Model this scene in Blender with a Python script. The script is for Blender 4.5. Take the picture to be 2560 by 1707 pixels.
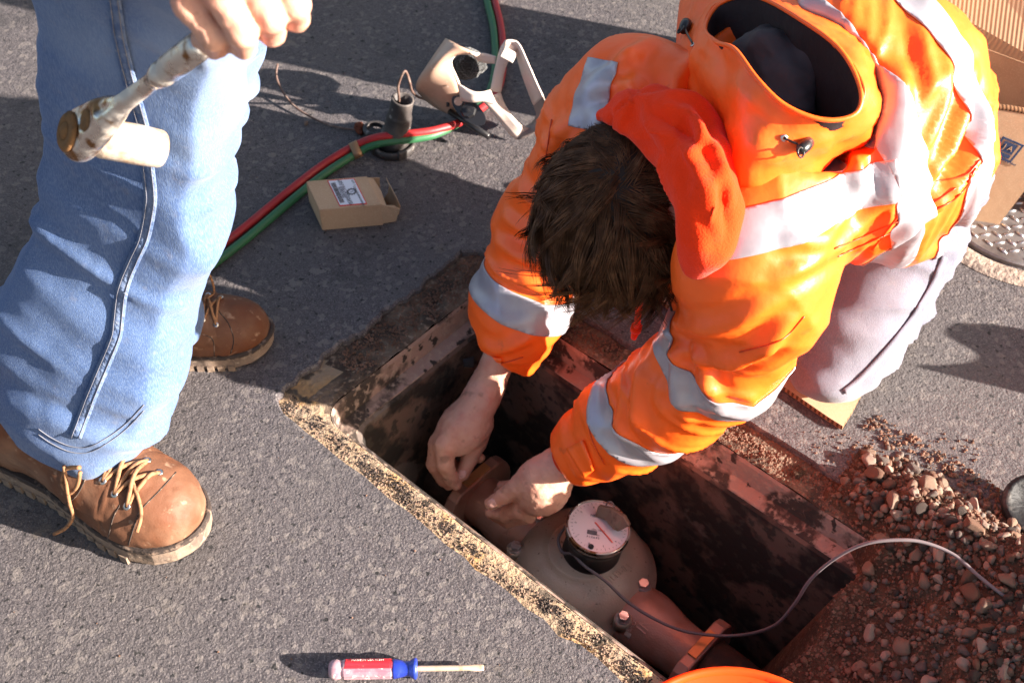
import bpy, bmesh, math, random
import numpy as np
from mathutils import Vector, Matrix
from mathutils.bvhtree import BVHTree

for o in list(bpy.data.objects):
    bpy.data.objects.remove(o)
S = bpy.context.scene
COL = S.collection
rad = math.radians

# ------------------------------------------------------------------ camera
CAM_H, PITCH, FPX, PW, PH = 1.4, 48.0, 3300.0, 2560.0, 1707.0
cd = bpy.data.cameras.new('camera')
cam = bpy.data.objects.new('camera', cd)
COL.objects.link(cam)
cam.location = (0, 0, CAM_H)
cam.rotation_euler = (rad(90 - PITCH), 0, 0)
cd.sensor_width = 36.0
cd.lens = FPX / PW * 36.0
cd.clip_start = 0.05
cd.clip_end = 2000
cd.dof.use_dof = True
cd.dof.focus_distance = 1.52
cd.dof.aperture_fstop = 9.0
S.camera = cam

# ------------------------------------------------------------------ light
SUN_EL = rad(19.0)
SUN_TRAVEL = Vector((-1.0, 0.335, 0)).normalized()
w = bpy.data.worlds.new('World')
S.world = w
w.use_nodes = True
nt = w.node_tree
bg = nt.nodes['Background']
sky = nt.nodes.new('ShaderNodeTexSky')
sky.sky_type = 'NISHITA'
sky.sun_disc = False
sky.sun_elevation = SUN_EL
sky.air_density = 1.0; sky.dust_density = 3.0; sky.ozone_density = 0.4
sky.sun_rotation = math.atan2(-SUN_TRAVEL.x, -SUN_TRAVEL.y)
nt.links.new(sky.outputs[0], bg.inputs[0])
bg.inputs[1].default_value = 0.05
sl = bpy.data.lights.new('sun', 'SUN')
sl.energy = 5.0
sl.angle = rad(0.55)
sl.color = (1.0, 0.92, 0.83)
so = bpy.data.objects.new('sun', sl)
COL.objects.link(so)
so.location = (6, -1, 4)
dirv = Vector((SUN_TRAVEL.x * math.cos(SUN_EL), SUN_TRAVEL.y * math.cos(SUN_EL), -math.sin(SUN_EL)))
so.rotation_euler = dirv.to_track_quat('-Z', 'Y').to_euler()
S.view_settings.view_transform = 'Standard'
S.view_settings.look = 'None'
S.view_settings.exposure = 2.25
S.view_settings.gamma = 1.0
S.view_settings.use_curve_mapping = False
S.cycles.max_bounces = 10
S.cycles.diffuse_bounces = 6

# ------------------------------------------------------------------ pixel -> ray -> point at height z
_p = rad(PITCH)
FW = Vector((0, math.cos(_p), -math.sin(_p)))
UP = Vector((0, math.sin(_p), math.cos(_p)))
CAM = Vector((0, 0, CAM_H))
def ray(px, py):
    return (FW * FPX + Vector((1, 0, 0)) * (px - PW / 2) + UP * (PH / 2 - py))
def P(px, py, z=0.0):
    d = ray(px, py)
    return CAM + d * ((z - CAM_H) / d.z)
def RM(rpx, q):                     # a radius in pixels at point q -> metres
    return rpx * ((q - CAM).dot(FW)) / FPX
def PR(px, py, z, r):
    q = P(px, py, z)
    return q, RM(r, q)

# ------------------------------------------------------------------ object bookkeeping
def link(o):
    COL.objects.link(o)
    return o
def top(o, label, cat, group=None):
    o['label'] = label; o['category'] = cat
    if group: o['group'] = group
    return o
def struct(o):
    o['kind'] = 'structure'; return o
def root(name, loc, label, cat, group=None):
    o = link(bpy.data.objects.new(name, None))
    o.location = loc; o.empty_display_size = 0.05
    return top(o, label, cat, group)
def wmat(o):
    m = Matrix.LocRotScale(o.location, o.rotation_euler, o.scale)
    return (wmat(o.parent) @ o.matrix_parent_inverse @ m) if o.parent else m
def par(o, p):
    o.parent = p
    o.matrix_parent_inverse = wmat(p).inverted()
    return o
def mkobj(name, V, F, mat=None, parent=None, smooth=True):
    me = bpy.data.meshes.new(name)
    V = np.asarray(V, dtype=np.float32).reshape(-1, 3)
    if isinstance(F, np.ndarray) and F.ndim == 2 and len(F):
        n, k = F.shape
        me.vertices.add(len(V)); me.vertices.foreach_set('co', V.ravel())
        me.loops.add(n * k); me.loops.foreach_set('vertex_index', F.astype(np.int32).ravel())
        me.polygons.add(n)
        me.polygons.foreach_set('loop_start', np.arange(0, n * k, k, dtype=np.int32))
        me.polygons.foreach_set('loop_total', np.full(n, k, dtype=np.int32))
        me.update(calc_edges=True)
    else:
        me.from_pydata([tuple(v) for v in V], [], [tuple(int(i) for i in f) for f in F])
        me.update()
    me.validate()
    me.polygons.foreach_set('use_smooth', [smooth] * len(me.polygons))
    if mat: me.materials.append(mat)
    o = link(bpy.data.objects.new(name, me))
    if parent: par(o, parent)
    return o
class MB:                           # collects simple shapes into one mesh
    def __init__(s): s.V = []; s.F = []
    def add(s, V, F):
        b = len(s.V); s.V += [tuple(v) for v in V]; s.F += [tuple(i + b for i in f) for f in F]; return s
    def build(s, name, mat, parent=None, smooth=True): return mkobj(name, s.V, s.F, mat, parent, smooth)
def bevel(o, wdt=0.002, seg=2, ang=35):
    m = o.modifiers.new('bevel', 'BEVEL'); m.width = wdt; m.segments = seg; m.limit_method = 'ANGLE'; m.angle_limit = rad(ang)
    return o
def solid(o, t, off=1.0):
    m = o.modifiers.new('solid', 'SOLIDIFY'); m.thickness = t; m.offset = off; return o
def crv(pts, n=8, closed=False):    # Catmull-Rom through points (any dimension)
    p = [np.array(q, float) for q in pts]
    out = []
    N = len(p)
    for i in range(N if closed else N - 1):
        a = p[(i - 1) % N] if (closed or i > 0) else 2 * p[0] - p[1]
        b = p[i]; c = p[(i + 1) % N]
        d = p[(i + 2) % N] if (closed or i + 2 < N) else 2 * p[-1] - p[-2]
        for t in np.linspace(0, 1, n, endpoint=False):
            out.append(0.5 * ((2 * b) + (c - a) * t + (2 * a - 5 * b + 4 * c - d) * t * t + (3 * b - a - 3 * c + d) * t ** 3))
    if not closed: out.append(p[-1])
    return out
def tube_geo(pts, r, sides=10, caps=True):
    pts = [Vector(q[:3]) for q in pts]
    n = len(pts)
    rr = r if hasattr(r, '__len__') else [r] * n
    V = []; F = []
    t0 = (pts[1] - pts[0]).normalized()
    nrm = t0.orthogonal().normalized()
    for i in range(n):
        t = (pts[min(i + 1, n - 1)] - pts[max(i - 1, 0)])
        t = t.normalized() if t.length > 1e-9 else t0
        nrm = (nrm - t * nrm.dot(t)).normalized()
        bn = t.cross(nrm)
        for k in range(sides):
            a = 2 * math.pi * k / sides
            V.append(pts[i] + (nrm * math.cos(a) + bn * math.sin(a)) * rr[i])
    for i in range(n - 1):
        for k in range(sides):
            F.append((i * sides + k, i * sides + (k + 1) % sides, (i + 1) * sides + (k + 1) % sides, (i + 1) * sides + k))
    if caps:
        F.append(tuple(range(sides))[::-1]); F.append(tuple((n - 1) * sides + k for k in range(sides)))
    return V, F
def tube(name, pts, r, mat, parent=None, sides=10, n=6):
    c = crv(pts, n) if n else pts
    rr = r
    if hasattr(r, '__len__'): rr = [float(x[0]) for x in (crv([(q,) for q in r], n) if n else [(q,) for q in r])]
    return mkobj(name, *tube_geo(c, rr, sides), mat, parent)
def lathe_geo(prof, seg=32, M=None, capb=True, capt=True):
    V = []; F = []
    for r, z in prof:
        for k in range(seg):
            a = 2 * math.pi * k / seg
            v = Vector((r * math.cos(a), r * math.sin(a), z)); V.append(M @ v if M else v)
    for i in range(len(prof) - 1):
        for k in range(seg):
            F.append((i * seg + k, i * seg + (k + 1) % seg, (i + 1) * seg + (k + 1) % seg, (i + 1) * seg + k))
    if capb: F.append(tuple(range(seg))[::-1])
    if capt: F.append(tuple((len(prof) - 1) * seg + k for k in range(seg)))
    return V, F
def box_geo(c, s, M=None):
    x, y, z = s[0] / 2, s[1] / 2, s[2] / 2
    V = [Vector((c[0] + i * x, c[1] + j * y, c[2] + k * z)) for i in (-1, 1) for j in (-1, 1) for k in (-1, 1)]
    if M: V = [M @ v for v in V]
    return V, [(0, 1, 3, 2), (4, 6, 7, 5), (0, 4, 5, 1), (2, 3, 7, 6), (0, 2, 6, 4), (1, 5, 7, 3)]
def frame(o, x, z):                 # matrix with local x along x, z up-ish
    x = Vector(x).normalized(); z = Vector(z); y = z.cross(x).normalized(); z = x.cross(y)
    return Matrix(((x.x, y.x, z.x, o[0]), (x.y, y.y, z.y, o[1]), (x.z, y.z, z.z, o[2]), (0, 0, 0, 1)))
def text(s, size, M, mat, parent, name='lettering', ext=0.0006, align='CENTER', spacing=1.0):
    cu = bpy.data.curves.new('txt', 'FONT'); cu.body = s; cu.size = size; cu.extrude = ext; cu.align_x = align; cu.align_y = 'CENTER'
    cu.space_character = spacing; cu.resolution_u = 3
    t = bpy.data.objects.new('txt', cu); COL.objects.link(t)
    dg = bpy.context.evaluated_depsgraph_get()
    me = bpy.data.meshes.new_from_object(t.evaluated_get(dg))
    bpy.data.objects.remove(t)
    me.transform(M); me.materials.clear(); me.materials.append(mat)
    o = link(bpy.data.objects.new(name, me))
    if parent: par(o, parent)
    return o

# ------------------------------------------------------------------ noise (numpy)
def hash3(i, j, k, s):
    n = (i.astype(np.int64) * 374761393 + j.astype(np.int64) * 668265263 + k.astype(np.int64) * 2147483647 + s * 974634777) & 0x7fffffff
    n = ((n ^ (n >> 13)) * 1274126177) & 0x7fffffff
    return ((n ^ (n >> 16)) & 0xffff) / 65535.0
def vnoise(p, seed=0):              # p (n,3) -> -1..1
    p = np.asarray(p, dtype=np.float64)
    i = np.floor(p); f = p - i; f = f * f * f * (f * (f * 6 - 15) + 10)
    i = i.astype(np.int64)
    r = 0
    for a in (0, 1):
        for b in (0, 1):
            for c in (0, 1):
                wt = (f[:, 0] if a else 1 - f[:, 0]) * (f[:, 1] if b else 1 - f[:, 1]) * (f[:, 2] if c else 1 - f[:, 2])
                r = r + wt * hash3(i[:, 0] + a, i[:, 1] + b, i[:, 2] + c, seed)
    return r * 2 - 1
def fbm(p, seed=0, o=3):
    p = np.asarray(p); r = 0; a = 1.0
    for k in range(o):
        r = r + a * vnoise(p * (2 ** k) + 17.3 * k, seed + k); a *= 0.5
    return r
def sstep(a, b, x):
    t = np.clip((x - a) / (b - a), 0, 1); return t * t * (3 - 2 * t)

# ------------------------------------------------------------------ signed-distance modelling + surface nets
class SDF:
    def __init__(s, lo, hi, res):
        s.lo = np.array(lo, float); s.res = res
        s.n = np.ceil((np.array(hi) - s.lo) / res).astype(int) + 1
        s.D = np.full(s.n, 1.0, dtype=np.float32)
    def sub(s, lo, hi):
        a = np.clip(np.floor((np.array(lo) - s.lo) / s.res).astype(int), 0, s.n)
        b = np.clip(np.ceil((np.array(hi) - s.lo) / s.res).astype(int) + 1, 0, s.n)
        if (b <= a).any(): return None
        sl = tuple(slice(int(x), int(y)) for x, y in zip(a, b))
        g = [((s.lo[q] + np.arange(a[q], b[q]) * s.res).astype(np.float32)) for q in range(3)]
        return sl, np.meshgrid(*g, indexing='ij', sparse=True)
    def put(s, sl, d, k, mode):
        D = s.D[sl]
        if mode == 'sub':
            d = -d
            if k > 0:
                h = np.clip(0.5 - 0.5 * (D - d) / k, 0, 1); s.D[sl] = D * (1 - h) + d * h + k * h * (1 - h)
            else: s.D[sl] = np.maximum(D, d)
        else:
            if k > 0:
                h = np.clip(0.5 + 0.5 * (D - d) / k, 0, 1); s.D[sl] = D * (1 - h) + d * h - k * h * (1 - h)
            else: s.D[sl] = np.minimum(D, d)
    def cone(s, a, b, ra, rb, k=0.02, mode='add'):
        a = np.array(a, float); b = np.array(b, float); m = max(ra, rb) + k + 3 * s.res
        q = s.sub(np.minimum(a, b) - m, np.maximum(a, b) + m)
        if q is None: return s
        sl, (X, Y, Z) = q
        ab = b - a; L2 = max(ab @ ab, 1e-9)
        t = np.clip(((X - a[0]) * ab[0] + (Y - a[1]) * ab[1] + (Z - a[2]) * ab[2]) / L2, 0, 1)
        d = np.sqrt((X - a[0] - t * ab[0]) ** 2 + (Y - a[1] - t * ab[1]) ** 2 + (Z - a[2] - t * ab[2]) ** 2) - (ra + t * (rb - ra))
        s.put(sl, d.astype(np.float32), k, mode); return s
    def ell(s, c, r, M=None, k=0.02, mode='add'):
        c = np.array(c, float); r = np.array(r, float); m = r.max() + k + 3 * s.res
        q = s.sub(c - m, c + m)
        if q is None: return s
        sl, (X, Y, Z) = q
        R = np.eye(3) if M is None else np.array([list(M[i])[:3] for i in range(3)])
        dx, dy, dz = X - c[0], Y - c[1], Z - c[2]
        l = [R[0, i] * dx + R[1, i] * dy + R[2, i] * dz for i in range(3)]
        k0 = np.sqrt(sum((l[i] / r[i]) ** 2 for i in range(3))); k1 = np.sqrt(sum((l[i] / r[i] ** 2) ** 2 for i in range(3))) + 1e-9
        s.put(sl, (k0 * (k0 - 1) / k1).astype(np.float32), k, mode); return s
    def half(s, c, n, k=0.0):       # keep the side the normal points away from
        n = np.array(n, float); n /= np.linalg.norm(n)
        sl, (X, Y, Z) = s.sub(s.lo, s.lo + s.n * s.res)
        s.put(sl, -((X - c[0]) * n[0] + (Y - c[1]) * n[1] + (Z - c[2]) * n[2]).astype(np.float32) * np.ones(s.n, np.float32), k, 'sub'); return s
    def chain(s, pts, k=0.02, mode='add', k0=None):
        for i in range(len(pts) - 1):
            s.cone(pts[i][0], pts[i + 1][0], pts[i][1], pts[i + 1][1], (k0 if (k0 and i == 0) else k), mode)
        return s
    def mesh(s):
        D = s.D; D[0] = D[-1] = 1; D[:, 0] = D[:, -1] = 1; D[:, :, 0] = D[:, :, -1] = 1
        ins = D < 0
        c = np.zeros(np.array(D.shape) - 1, np.int8)
        for a in (0, 1):
            for b in (0, 1):
                for e in (0, 1):
                    c += ins[a:a + c.shape[0], b:b + c.shape[1], e:e + c.shape[2]]
        act = np.argwhere((c > 0) & (c < 8))
        idx = np.full(c.shape, -1, np.int32); idx[tuple(act.T)] = np.arange(len(act))
        acc = np.zeros((len(act), 3)); cnt = np.zeros(len(act))
        cor = [(a, b, e) for a in (0, 1) for b in (0, 1) for e in (0, 1)]
        for i, p in enumerate(cor):
            for q in cor[i + 1:]:
                if sum(abs(p[z] - q[z]) for z in range(3)) != 1: continue
                va = D[tuple((act + p).T)]; vb = D[tuple((act + q).T)]
                m = (va < 0) != (vb < 0)
                t = np.where(m, va / np.where(m, va - vb, 1), 0)
                pt = np.array(p) + t[:, None] * (np.array(q) - np.array(p))
                acc += pt * m[:, None]; cnt += m
        V = s.lo + (act + acc / np.maximum(cnt, 1)[:, None]) * s.res
        F = []
        for ax in range(3):
            o1, o2 = (ax + 1) % 3, (ax + 2) % 3
            sa = [slice(None)] * 3; sb = [slice(None)] * 3
            sa[ax] = slice(0, -1); sb[ax] = slice(1, None)
            A = ins[tuple(sa)]; B = ins[tuple(sb)]
            e = np.argwhere(A != B)
            e = e[(e[:, o1] > 0) & (e[:, o2] > 0)]
            if not len(e): continue
            fl = A[tuple(e.T)]
            def g(d1, d2):
                z = e.copy(); z[:, o1] -= d1; z[:, o2] -= d2
                ok = (z < np.array(c.shape)).all(1); z = np.minimum(z, np.array(c.shape) - 1)
                return np.where(ok, idx[tuple(z.T)], -1)
            q = np.stack([g(1, 1), g(0, 1), g(0, 0), g(1, 0)], 1)
            q[~fl] = q[~fl][:, ::-1]
            F.append(q[(q >= 0).all(1)])
        return V, np.concatenate(F)
def vnorm(V, F):
    n = np.cross(V[F[:, 2]] - V[F[:, 0]], V[F[:, 3 if F.shape[1] > 3 else 1]] - V[F[:, 1]]) if F.shape[1] > 3 else np.cross(V[F[:, 1]] - V[F[:, 0]], V[F[:, 2]] - V[F[:, 0]])
    N = np.zeros_like(V)
    for i in range(F.shape[1]): np.add.at(N, F[:, i], n)
    return N / (np.linalg.norm(N, axis=1, keepdims=True) + 1e-12)
def lap(V, F, it=2, f=0.5):
    for _ in range(it):
        A = np.zeros_like(V); c = np.zeros(len(V))
        for i in range(4):
            j = (i + 1) % 4
            np.add.at(A, F[:, i], V[F[:, j]]); np.add.at(c, F[:, i], 1)
            np.add.at(A, F[:, j], V[F[:, i]]); np.add.at(c, F[:, j], 1)
        V = V * (1 - f) + f * A / np.maximum(c, 1)[:, None]
    return V
def seg_t(V, a, b):                 # parameter along and distance to a segment
    a = np.array(a); b = np.array(b); ab = b - a
    t = ((V - a) @ ab) / (ab @ ab)
    tc = np.clip(t, 0, 1)
    return t, np.linalg.norm(V - a - tc[:, None] * ab, axis=1)

# ------------------------------------------------------------------ materials
def mat(name, col, rough=0.6, spec=0.5, metal=0.0, layers=(), bumps=(), coat=0.0, sheen=0.0, trans=0.0, sss=0.0, coord='Object', rlayers=(), ani=0.0, ssscol=None):
    m = bpy.data.materials.new(name); m.use_nodes = True
    t = m.node_tree; N = t.nodes; L = t.links
    b = N['Principled BSDF']
    b.inputs['Roughness'].default_value = rough; b.inputs['Specular IOR Level'].default_value = spec
    b.inputs['Metallic'].default_value = metal; b.inputs['Coat Weight'].default_value = coat; b.inputs['Coat Roughness'].default_value = 0.25
    b.inputs['Sheen Weight'].default_value = sheen; b.inputs['Transmission Weight'].default_value = trans
    b.inputs['Anisotropic'].default_value = ani
    if sss:
        b.inputs['Subsurface Weight'].default_value = sss; b.inputs['Subsurface Scale'].default_value = 0.006
        b.inputs['Subsurface Radius'].default_value = ssscol or (1, 0.35, 0.2)
    tc = N.new('ShaderNodeTexCoord')
    def tex(kind, scale, detail=4, stretch=None):
        src = tc.outputs[coord]
        if stretch:
            mp = N.new('ShaderNodeMapping'); mp.inputs['Scale'].default_value = stretch[:3]
            if len(stretch) > 3: mp.inputs['Rotation'].default_value = stretch[3]
            L.new(src, mp.inputs[0]); src = mp.outputs[0]
        if kind == 'noise':
            n = N.new('ShaderNodeTexNoise'); n.inputs['Scale'].default_value = scale; n.inputs['Detail'].default_value = detail; out = n.outputs[0]
        elif kind == 'wave':
            n = N.new('ShaderNodeTexWave'); n.inputs['Scale'].default_value = scale; n.inputs['Distortion'].default_value = detail; out = n.outputs['Fac']
        elif kind == 'cell':
            n = N.new('ShaderNodeTexVoronoi'); n.inputs['Scale'].default_value = scale; n.inputs['Randomness'].default_value = 1; out = n.outputs['Color']
            s = N.new('ShaderNodeSeparateColor'); L.new(out, s.inputs[0]); out = s.outputs[0]
        elif kind == 'edge':
            n = N.new('ShaderNodeTexVoronoi'); n.feature = 'DISTANCE_TO_EDGE'; n.inputs['Scale'].default_value = scale; out = n.outputs['Distance']
        else:
            n = N.new('ShaderNodeTexVoronoi'); n.inputs['Scale'].default_value = scale; out = n.outputs['Distance']
        L.new(src, n.inputs['Vector']); return out
    c = N.new('ShaderNodeRGB'); c.outputs[0].default_value = (*col, 1); cur = c.outputs[0]
    for ly in layers:               # (kind, scale, detail, lo, hi, colour, stretch)
        kind, sc, de, lo, hi, cc = ly[:6]
        o = tex(kind, sc, de, ly[6] if len(ly) > 6 else None)
        mr = N.new('ShaderNodeMapRange'); mr.inputs[1].default_value = lo; mr.inputs[2].default_value = hi; L.new(o, mr.inputs[0])
        if len(ly) > 7: mr.inputs[4].default_value = ly[7]
        mx = N.new('ShaderNodeMix'); mx.data_type = 'RGBA'
        L.new(mr.outputs[0], mx.inputs[0]); L.new(cur, mx.inputs[6]); mx.inputs[7].default_value = (*cc, 1)
        cur = mx.outputs[2]
    L.new(cur, b.inputs['Base Color'])
    for ly in rlayers:
        kind, sc, de, lo, hi, r0, r1 = ly[:7]
        o = tex(kind, sc, de)
        mr = N.new('ShaderNodeMapRange'); mr.inputs[1].default_value = lo; mr.inputs[2].default_value = hi
        mr.inputs[3].default_value = r0; mr.inputs[4].default_value = r1; L.new(o, mr.inputs[0]); L.new(mr.outputs[0], b.inputs['Roughness'])
    prev = None
    for bp in bumps:                # (kind, scale, detail, strength, distance, stretch)
        kind, sc, de, st, di = bp[:5]
        o = tex(kind, sc, de, bp[5] if len(bp) > 5 else None)
        bn = N.new('ShaderNodeBump'); bn.inputs['Strength'].default_value = st; bn.inputs['Distance'].default_value = di
        L.new(o, bn.inputs['Height'])
        if prev: L.new(prev, bn.inputs['Normal'])
        prev = bn.outputs[0]
    if prev: L.new(prev, b.inputs['Normal'])
    return m

M = {}
M['asphalt'] = mat('asphalt', (0.060, 0.0495, 0.0525), 0.8, 0.5, layers=[
    ('cell', 210, 0, 0.35, 0.95, (0.090, 0.076, 0.079)), ('cell', 120, 0, 0.86, 0.90, (0.16, 0.135, 0.125), None, 0.7), ('noise', 420, 3, 0.52, 0.68, (0.172, 0.148, 0.142)),
    ('noise', 2.6, 6, 0.45, 0.7, (0.095, 0.082, 0.077), None, 0.6), ('noise', 7, 7, 0.60, 0.72, (0.030, 0.026, 0.027), None, 0.55), ('noise', 110, 3, 0.62, 0.68, (0.016, 0.014, 0.014)), ('noise', 21, 5, 0.66, 0.76, (0.20, 0.16, 0.12), None, 0.35)],
    bumps=[('noise', 16, 4, 0.25, 0.006), ('noise', 120, 3, 0.6, 0.0032), ('noise', 300, 6, 0.7, 0.0022), ('noise', 800, 3, 0.5, 0.0009)])
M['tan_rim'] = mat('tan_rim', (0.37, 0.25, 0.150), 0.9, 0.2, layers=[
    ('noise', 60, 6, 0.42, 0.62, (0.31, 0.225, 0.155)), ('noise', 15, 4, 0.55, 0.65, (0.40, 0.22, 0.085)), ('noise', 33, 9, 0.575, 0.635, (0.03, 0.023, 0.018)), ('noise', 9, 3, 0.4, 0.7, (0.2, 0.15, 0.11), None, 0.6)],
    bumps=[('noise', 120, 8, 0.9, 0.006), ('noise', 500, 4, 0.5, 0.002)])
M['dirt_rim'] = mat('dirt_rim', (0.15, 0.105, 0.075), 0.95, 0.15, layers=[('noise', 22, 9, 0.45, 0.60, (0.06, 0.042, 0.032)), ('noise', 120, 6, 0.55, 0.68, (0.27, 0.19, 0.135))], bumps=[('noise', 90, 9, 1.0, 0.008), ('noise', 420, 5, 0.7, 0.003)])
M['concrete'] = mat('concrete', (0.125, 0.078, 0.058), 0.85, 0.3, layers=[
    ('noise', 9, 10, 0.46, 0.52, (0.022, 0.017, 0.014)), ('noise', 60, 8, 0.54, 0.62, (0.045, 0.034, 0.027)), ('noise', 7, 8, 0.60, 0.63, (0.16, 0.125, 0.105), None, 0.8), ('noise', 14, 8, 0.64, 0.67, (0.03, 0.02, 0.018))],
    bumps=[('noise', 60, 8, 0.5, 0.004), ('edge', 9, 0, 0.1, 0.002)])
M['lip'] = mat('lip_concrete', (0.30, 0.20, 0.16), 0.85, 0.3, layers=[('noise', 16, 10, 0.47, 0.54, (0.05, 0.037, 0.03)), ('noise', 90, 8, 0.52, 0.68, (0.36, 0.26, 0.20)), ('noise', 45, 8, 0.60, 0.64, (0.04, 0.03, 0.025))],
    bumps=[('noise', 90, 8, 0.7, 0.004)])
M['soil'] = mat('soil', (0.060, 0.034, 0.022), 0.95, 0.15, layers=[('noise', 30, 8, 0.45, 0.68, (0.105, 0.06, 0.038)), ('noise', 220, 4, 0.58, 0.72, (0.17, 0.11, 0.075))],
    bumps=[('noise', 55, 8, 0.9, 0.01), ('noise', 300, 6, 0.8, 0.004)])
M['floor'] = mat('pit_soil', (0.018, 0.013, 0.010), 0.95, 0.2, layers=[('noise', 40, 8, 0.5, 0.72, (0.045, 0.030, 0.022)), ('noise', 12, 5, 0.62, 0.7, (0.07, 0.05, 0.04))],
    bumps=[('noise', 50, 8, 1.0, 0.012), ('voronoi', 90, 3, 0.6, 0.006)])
def nylon(name, col, **k):
    return mat(name, col, 0.42, 0.5, sheen=0.0, bumps=[('noise', 14, 3, 0.45, 0.010), ('noise', 48, 4, 0.35, 0.003), ('noise', 1100, 2, 0.2, 0.0006)], **k)
M['orange'] = nylon('fluorescent_orange_nylon', (1.0, 0.128, 0.010), layers=[('noise', 9, 6, 0.5, 0.75, (0.90, 0.095, 0.007), None, 0.6), ('noise', 30, 8, 0.66, 0.72, (0.55, 0.07, 0.012), None, 0.5)])
M['fleece'] = mat('red_fleece', (0.90, 0.042, 0.006), 0.95, 0.05, sheen=0.1, bumps=[('noise', 420, 4, 0.6, 0.002), ('noise', 45, 4, 0.35, 0.004)])
M['knit'] = mat('red_knit_cuff', (0.85, 0.06, 0.02), 0.95, 0.1, bumps=[('wave', 260, 0.2, 0.8, 0.002)])
M['tape'] = mat('reflective_tape', (0.40, 0.375, 0.40), 0.34, 0.6, metal=0.25, layers=[('noise', 35, 4, 0.4, 0.7, (0.33, 0.30, 0.335))], bumps=[('noise', 30, 3, 0.3, 0.003), ('noise', 1500, 2, 0.2, 0.0005)])
M['stitch'] = mat('stitching', (0.20, 0.18, 0.2), 0.8)
M['lining'] = mat('black_lining', (0.018, 0.011, 0.013), 0.8, 0.3, bumps=[('noise', 60, 4, 0.5, 0.004)])
M['lining_grey'] = mat('grey_lining', (0.045, 0.036, 0.042), 0.7, 0.3, bumps=[('noise', 900, 3, 0.3, 0.0008), ('noise', 30, 4, 0.4, 0.006)])
M['black'] = mat('black_plastic', (0.012, 0.011, 0.012), 0.32, 0.5, bumps=[('noise', 60, 3, 0.1, 0.001)])
M['velcro'] = mat('black_velcro', (0.02, 0.018, 0.02), 0.95, 0.2, bumps=[('noise', 1200, 3, 0.8, 0.002)])
def denim(name, a, b, c):
    return mat(name, a, 0.9, 0.15, sheen=0.2, layers=[('noise', 7, 5, 0.42, 0.64, b), ('noise', 3.2, 3, 0.54, 0.72, c, None, 0.8), ('noise', 900, 2, 0.45, 0.6, c, (1, 1, 0.16), 0.30), ('noise', 55, 5, 0.62, 0.8, (0.30, 0.24, 0.18), None, 0.22)],
        bumps=[('noise', 22, 5, 0.35, 0.007), ('noise', 1100, 3, 0.45, 0.0012, (1, 1, 0.2))])
M['denim'] = denim('blue_denim', (0.050, 0.095, 0.22), (0.075, 0.13, 0.275), (0.20, 0.27, 0.40))
M['denim_pale'] = denim('faded_denim', (0.105, 0.105, 0.145), (0.15, 0.145, 0.185), (0.23, 0.22, 0.25))
M['seam'] = mat('denim_seam', (0.135, 0.18, 0.29), 0.9, 0.1, layers=[('noise', 70, 4, 0.45, 0.62, (0.085, 0.13, 0.25)), ('noise', 160, 2, 0.6, 0.72, (0.22, 0.25, 0.33))], bumps=[('noise', 180, 4, 0.9, 0.003)])
M['thread'] = mat('pale_thread', (0.17, 0.17, 0.20), 0.8)
M['skin'] = mat('skin', (0.62, 0.33, 0.235), 0.5, 0.4, sss=0.12, layers=[('noise', 45, 5, 0.45, 0.7, (0.56, 0.25, 0.18)), ('noise', 120, 4, 0.62, 0.72, (0.38, 0.18, 0.13), None, 0.6), ('noise', 38, 8, 0.60, 0.68, (0.20, 0.115, 0.08), None, 0.55)], bumps=[('noise', 130, 5, 0.45, 0.0018), ('voronoi', 700, 2, 0.25, 0.0006)])
M['nail'] = mat('nail', (0.68, 0.38, 0.32), 0.28, 0.5, layers=[('noise', 200, 3, 0.5, 0.7, (0.5, 0.28, 0.24))])
M['hair'] = mat('dark_brown_hair', (0.058, 0.0245, 0.0105), 0.5, 0.12, layers=[('noise', 70, 3, 0.45, 0.7, (0.135, 0.062, 0.029))])
M['scalp'] = mat('scalp', (0.020, 0.011, 0.007), 0.6, 0.3)
M['leather'] = mat('brown_leather', (0.130, 0.056, 0.030), 0.62, 0.28, layers=[('noise', 13, 5, 0.42, 0.68, (0.12, 0.040, 0.017)), ('noise', 8, 6, 0.50, 0.68, (0.26, 0.155, 0.10), None, 0.75), ('noise', 70, 5, 0.62, 0.72, (0.36, 0.23, 0.15), None, 0.6), ('noise', 160, 3, 0.66, 0.74, (0.10, 0.04, 0.02))],
    bumps=[('noise', 40, 6, 0.4, 0.004), ('noise', 420, 4, 0.2, 0.001)])
M['sole'] = mat('dusty_rubber_sole', (0.24, 0.17, 0.125), 0.9, 0.2, layers=[('noise', 30, 5, 0.45, 0.65, (0.11, 0.08, 0.065)), ('noise', 120, 4, 0.55, 0.7, (0.32, 0.24, 0.18))], bumps=[('noise', 80, 6, 0.6, 0.004)])
M['welt'] = mat('dark_welt', (0.045, 0.032, 0.027), 0.8, 0.3, layers=[('noise', 90, 5, 0.52, 0.66, (0.22, 0.15, 0.11))], bumps=[('noise', 150, 5, 0.7, 0.002)])
M['lace'] = mat('leather_lace', (0.30, 0.15, 0.075), 0.75, 0.2, layers=[('noise', 150, 4, 0.5, 0.65, (0.14, 0.065, 0.035))])
M['eyelet'] = mat('nickel_eyelet', (0.55, 0.53, 0.5), 0.3, 0.5, metal=1.0)
M['chrome'] = mat('dirty_chrome', (0.62, 0.58, 0.54), 0.25, 0.5, metal=1.0, layers=[('noise', 38, 6, 0.55, 0.62, (0.24, 0.13, 0.06)), ('noise', 90, 5, 0.6, 0.7, (0.40, 0.30, 0.22))],
    rlayers=[('noise', 40, 6, 0.45, 0.62, 0.2, 0.75)], bumps=[('noise', 150, 5, 0.3, 0.001)])
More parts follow.
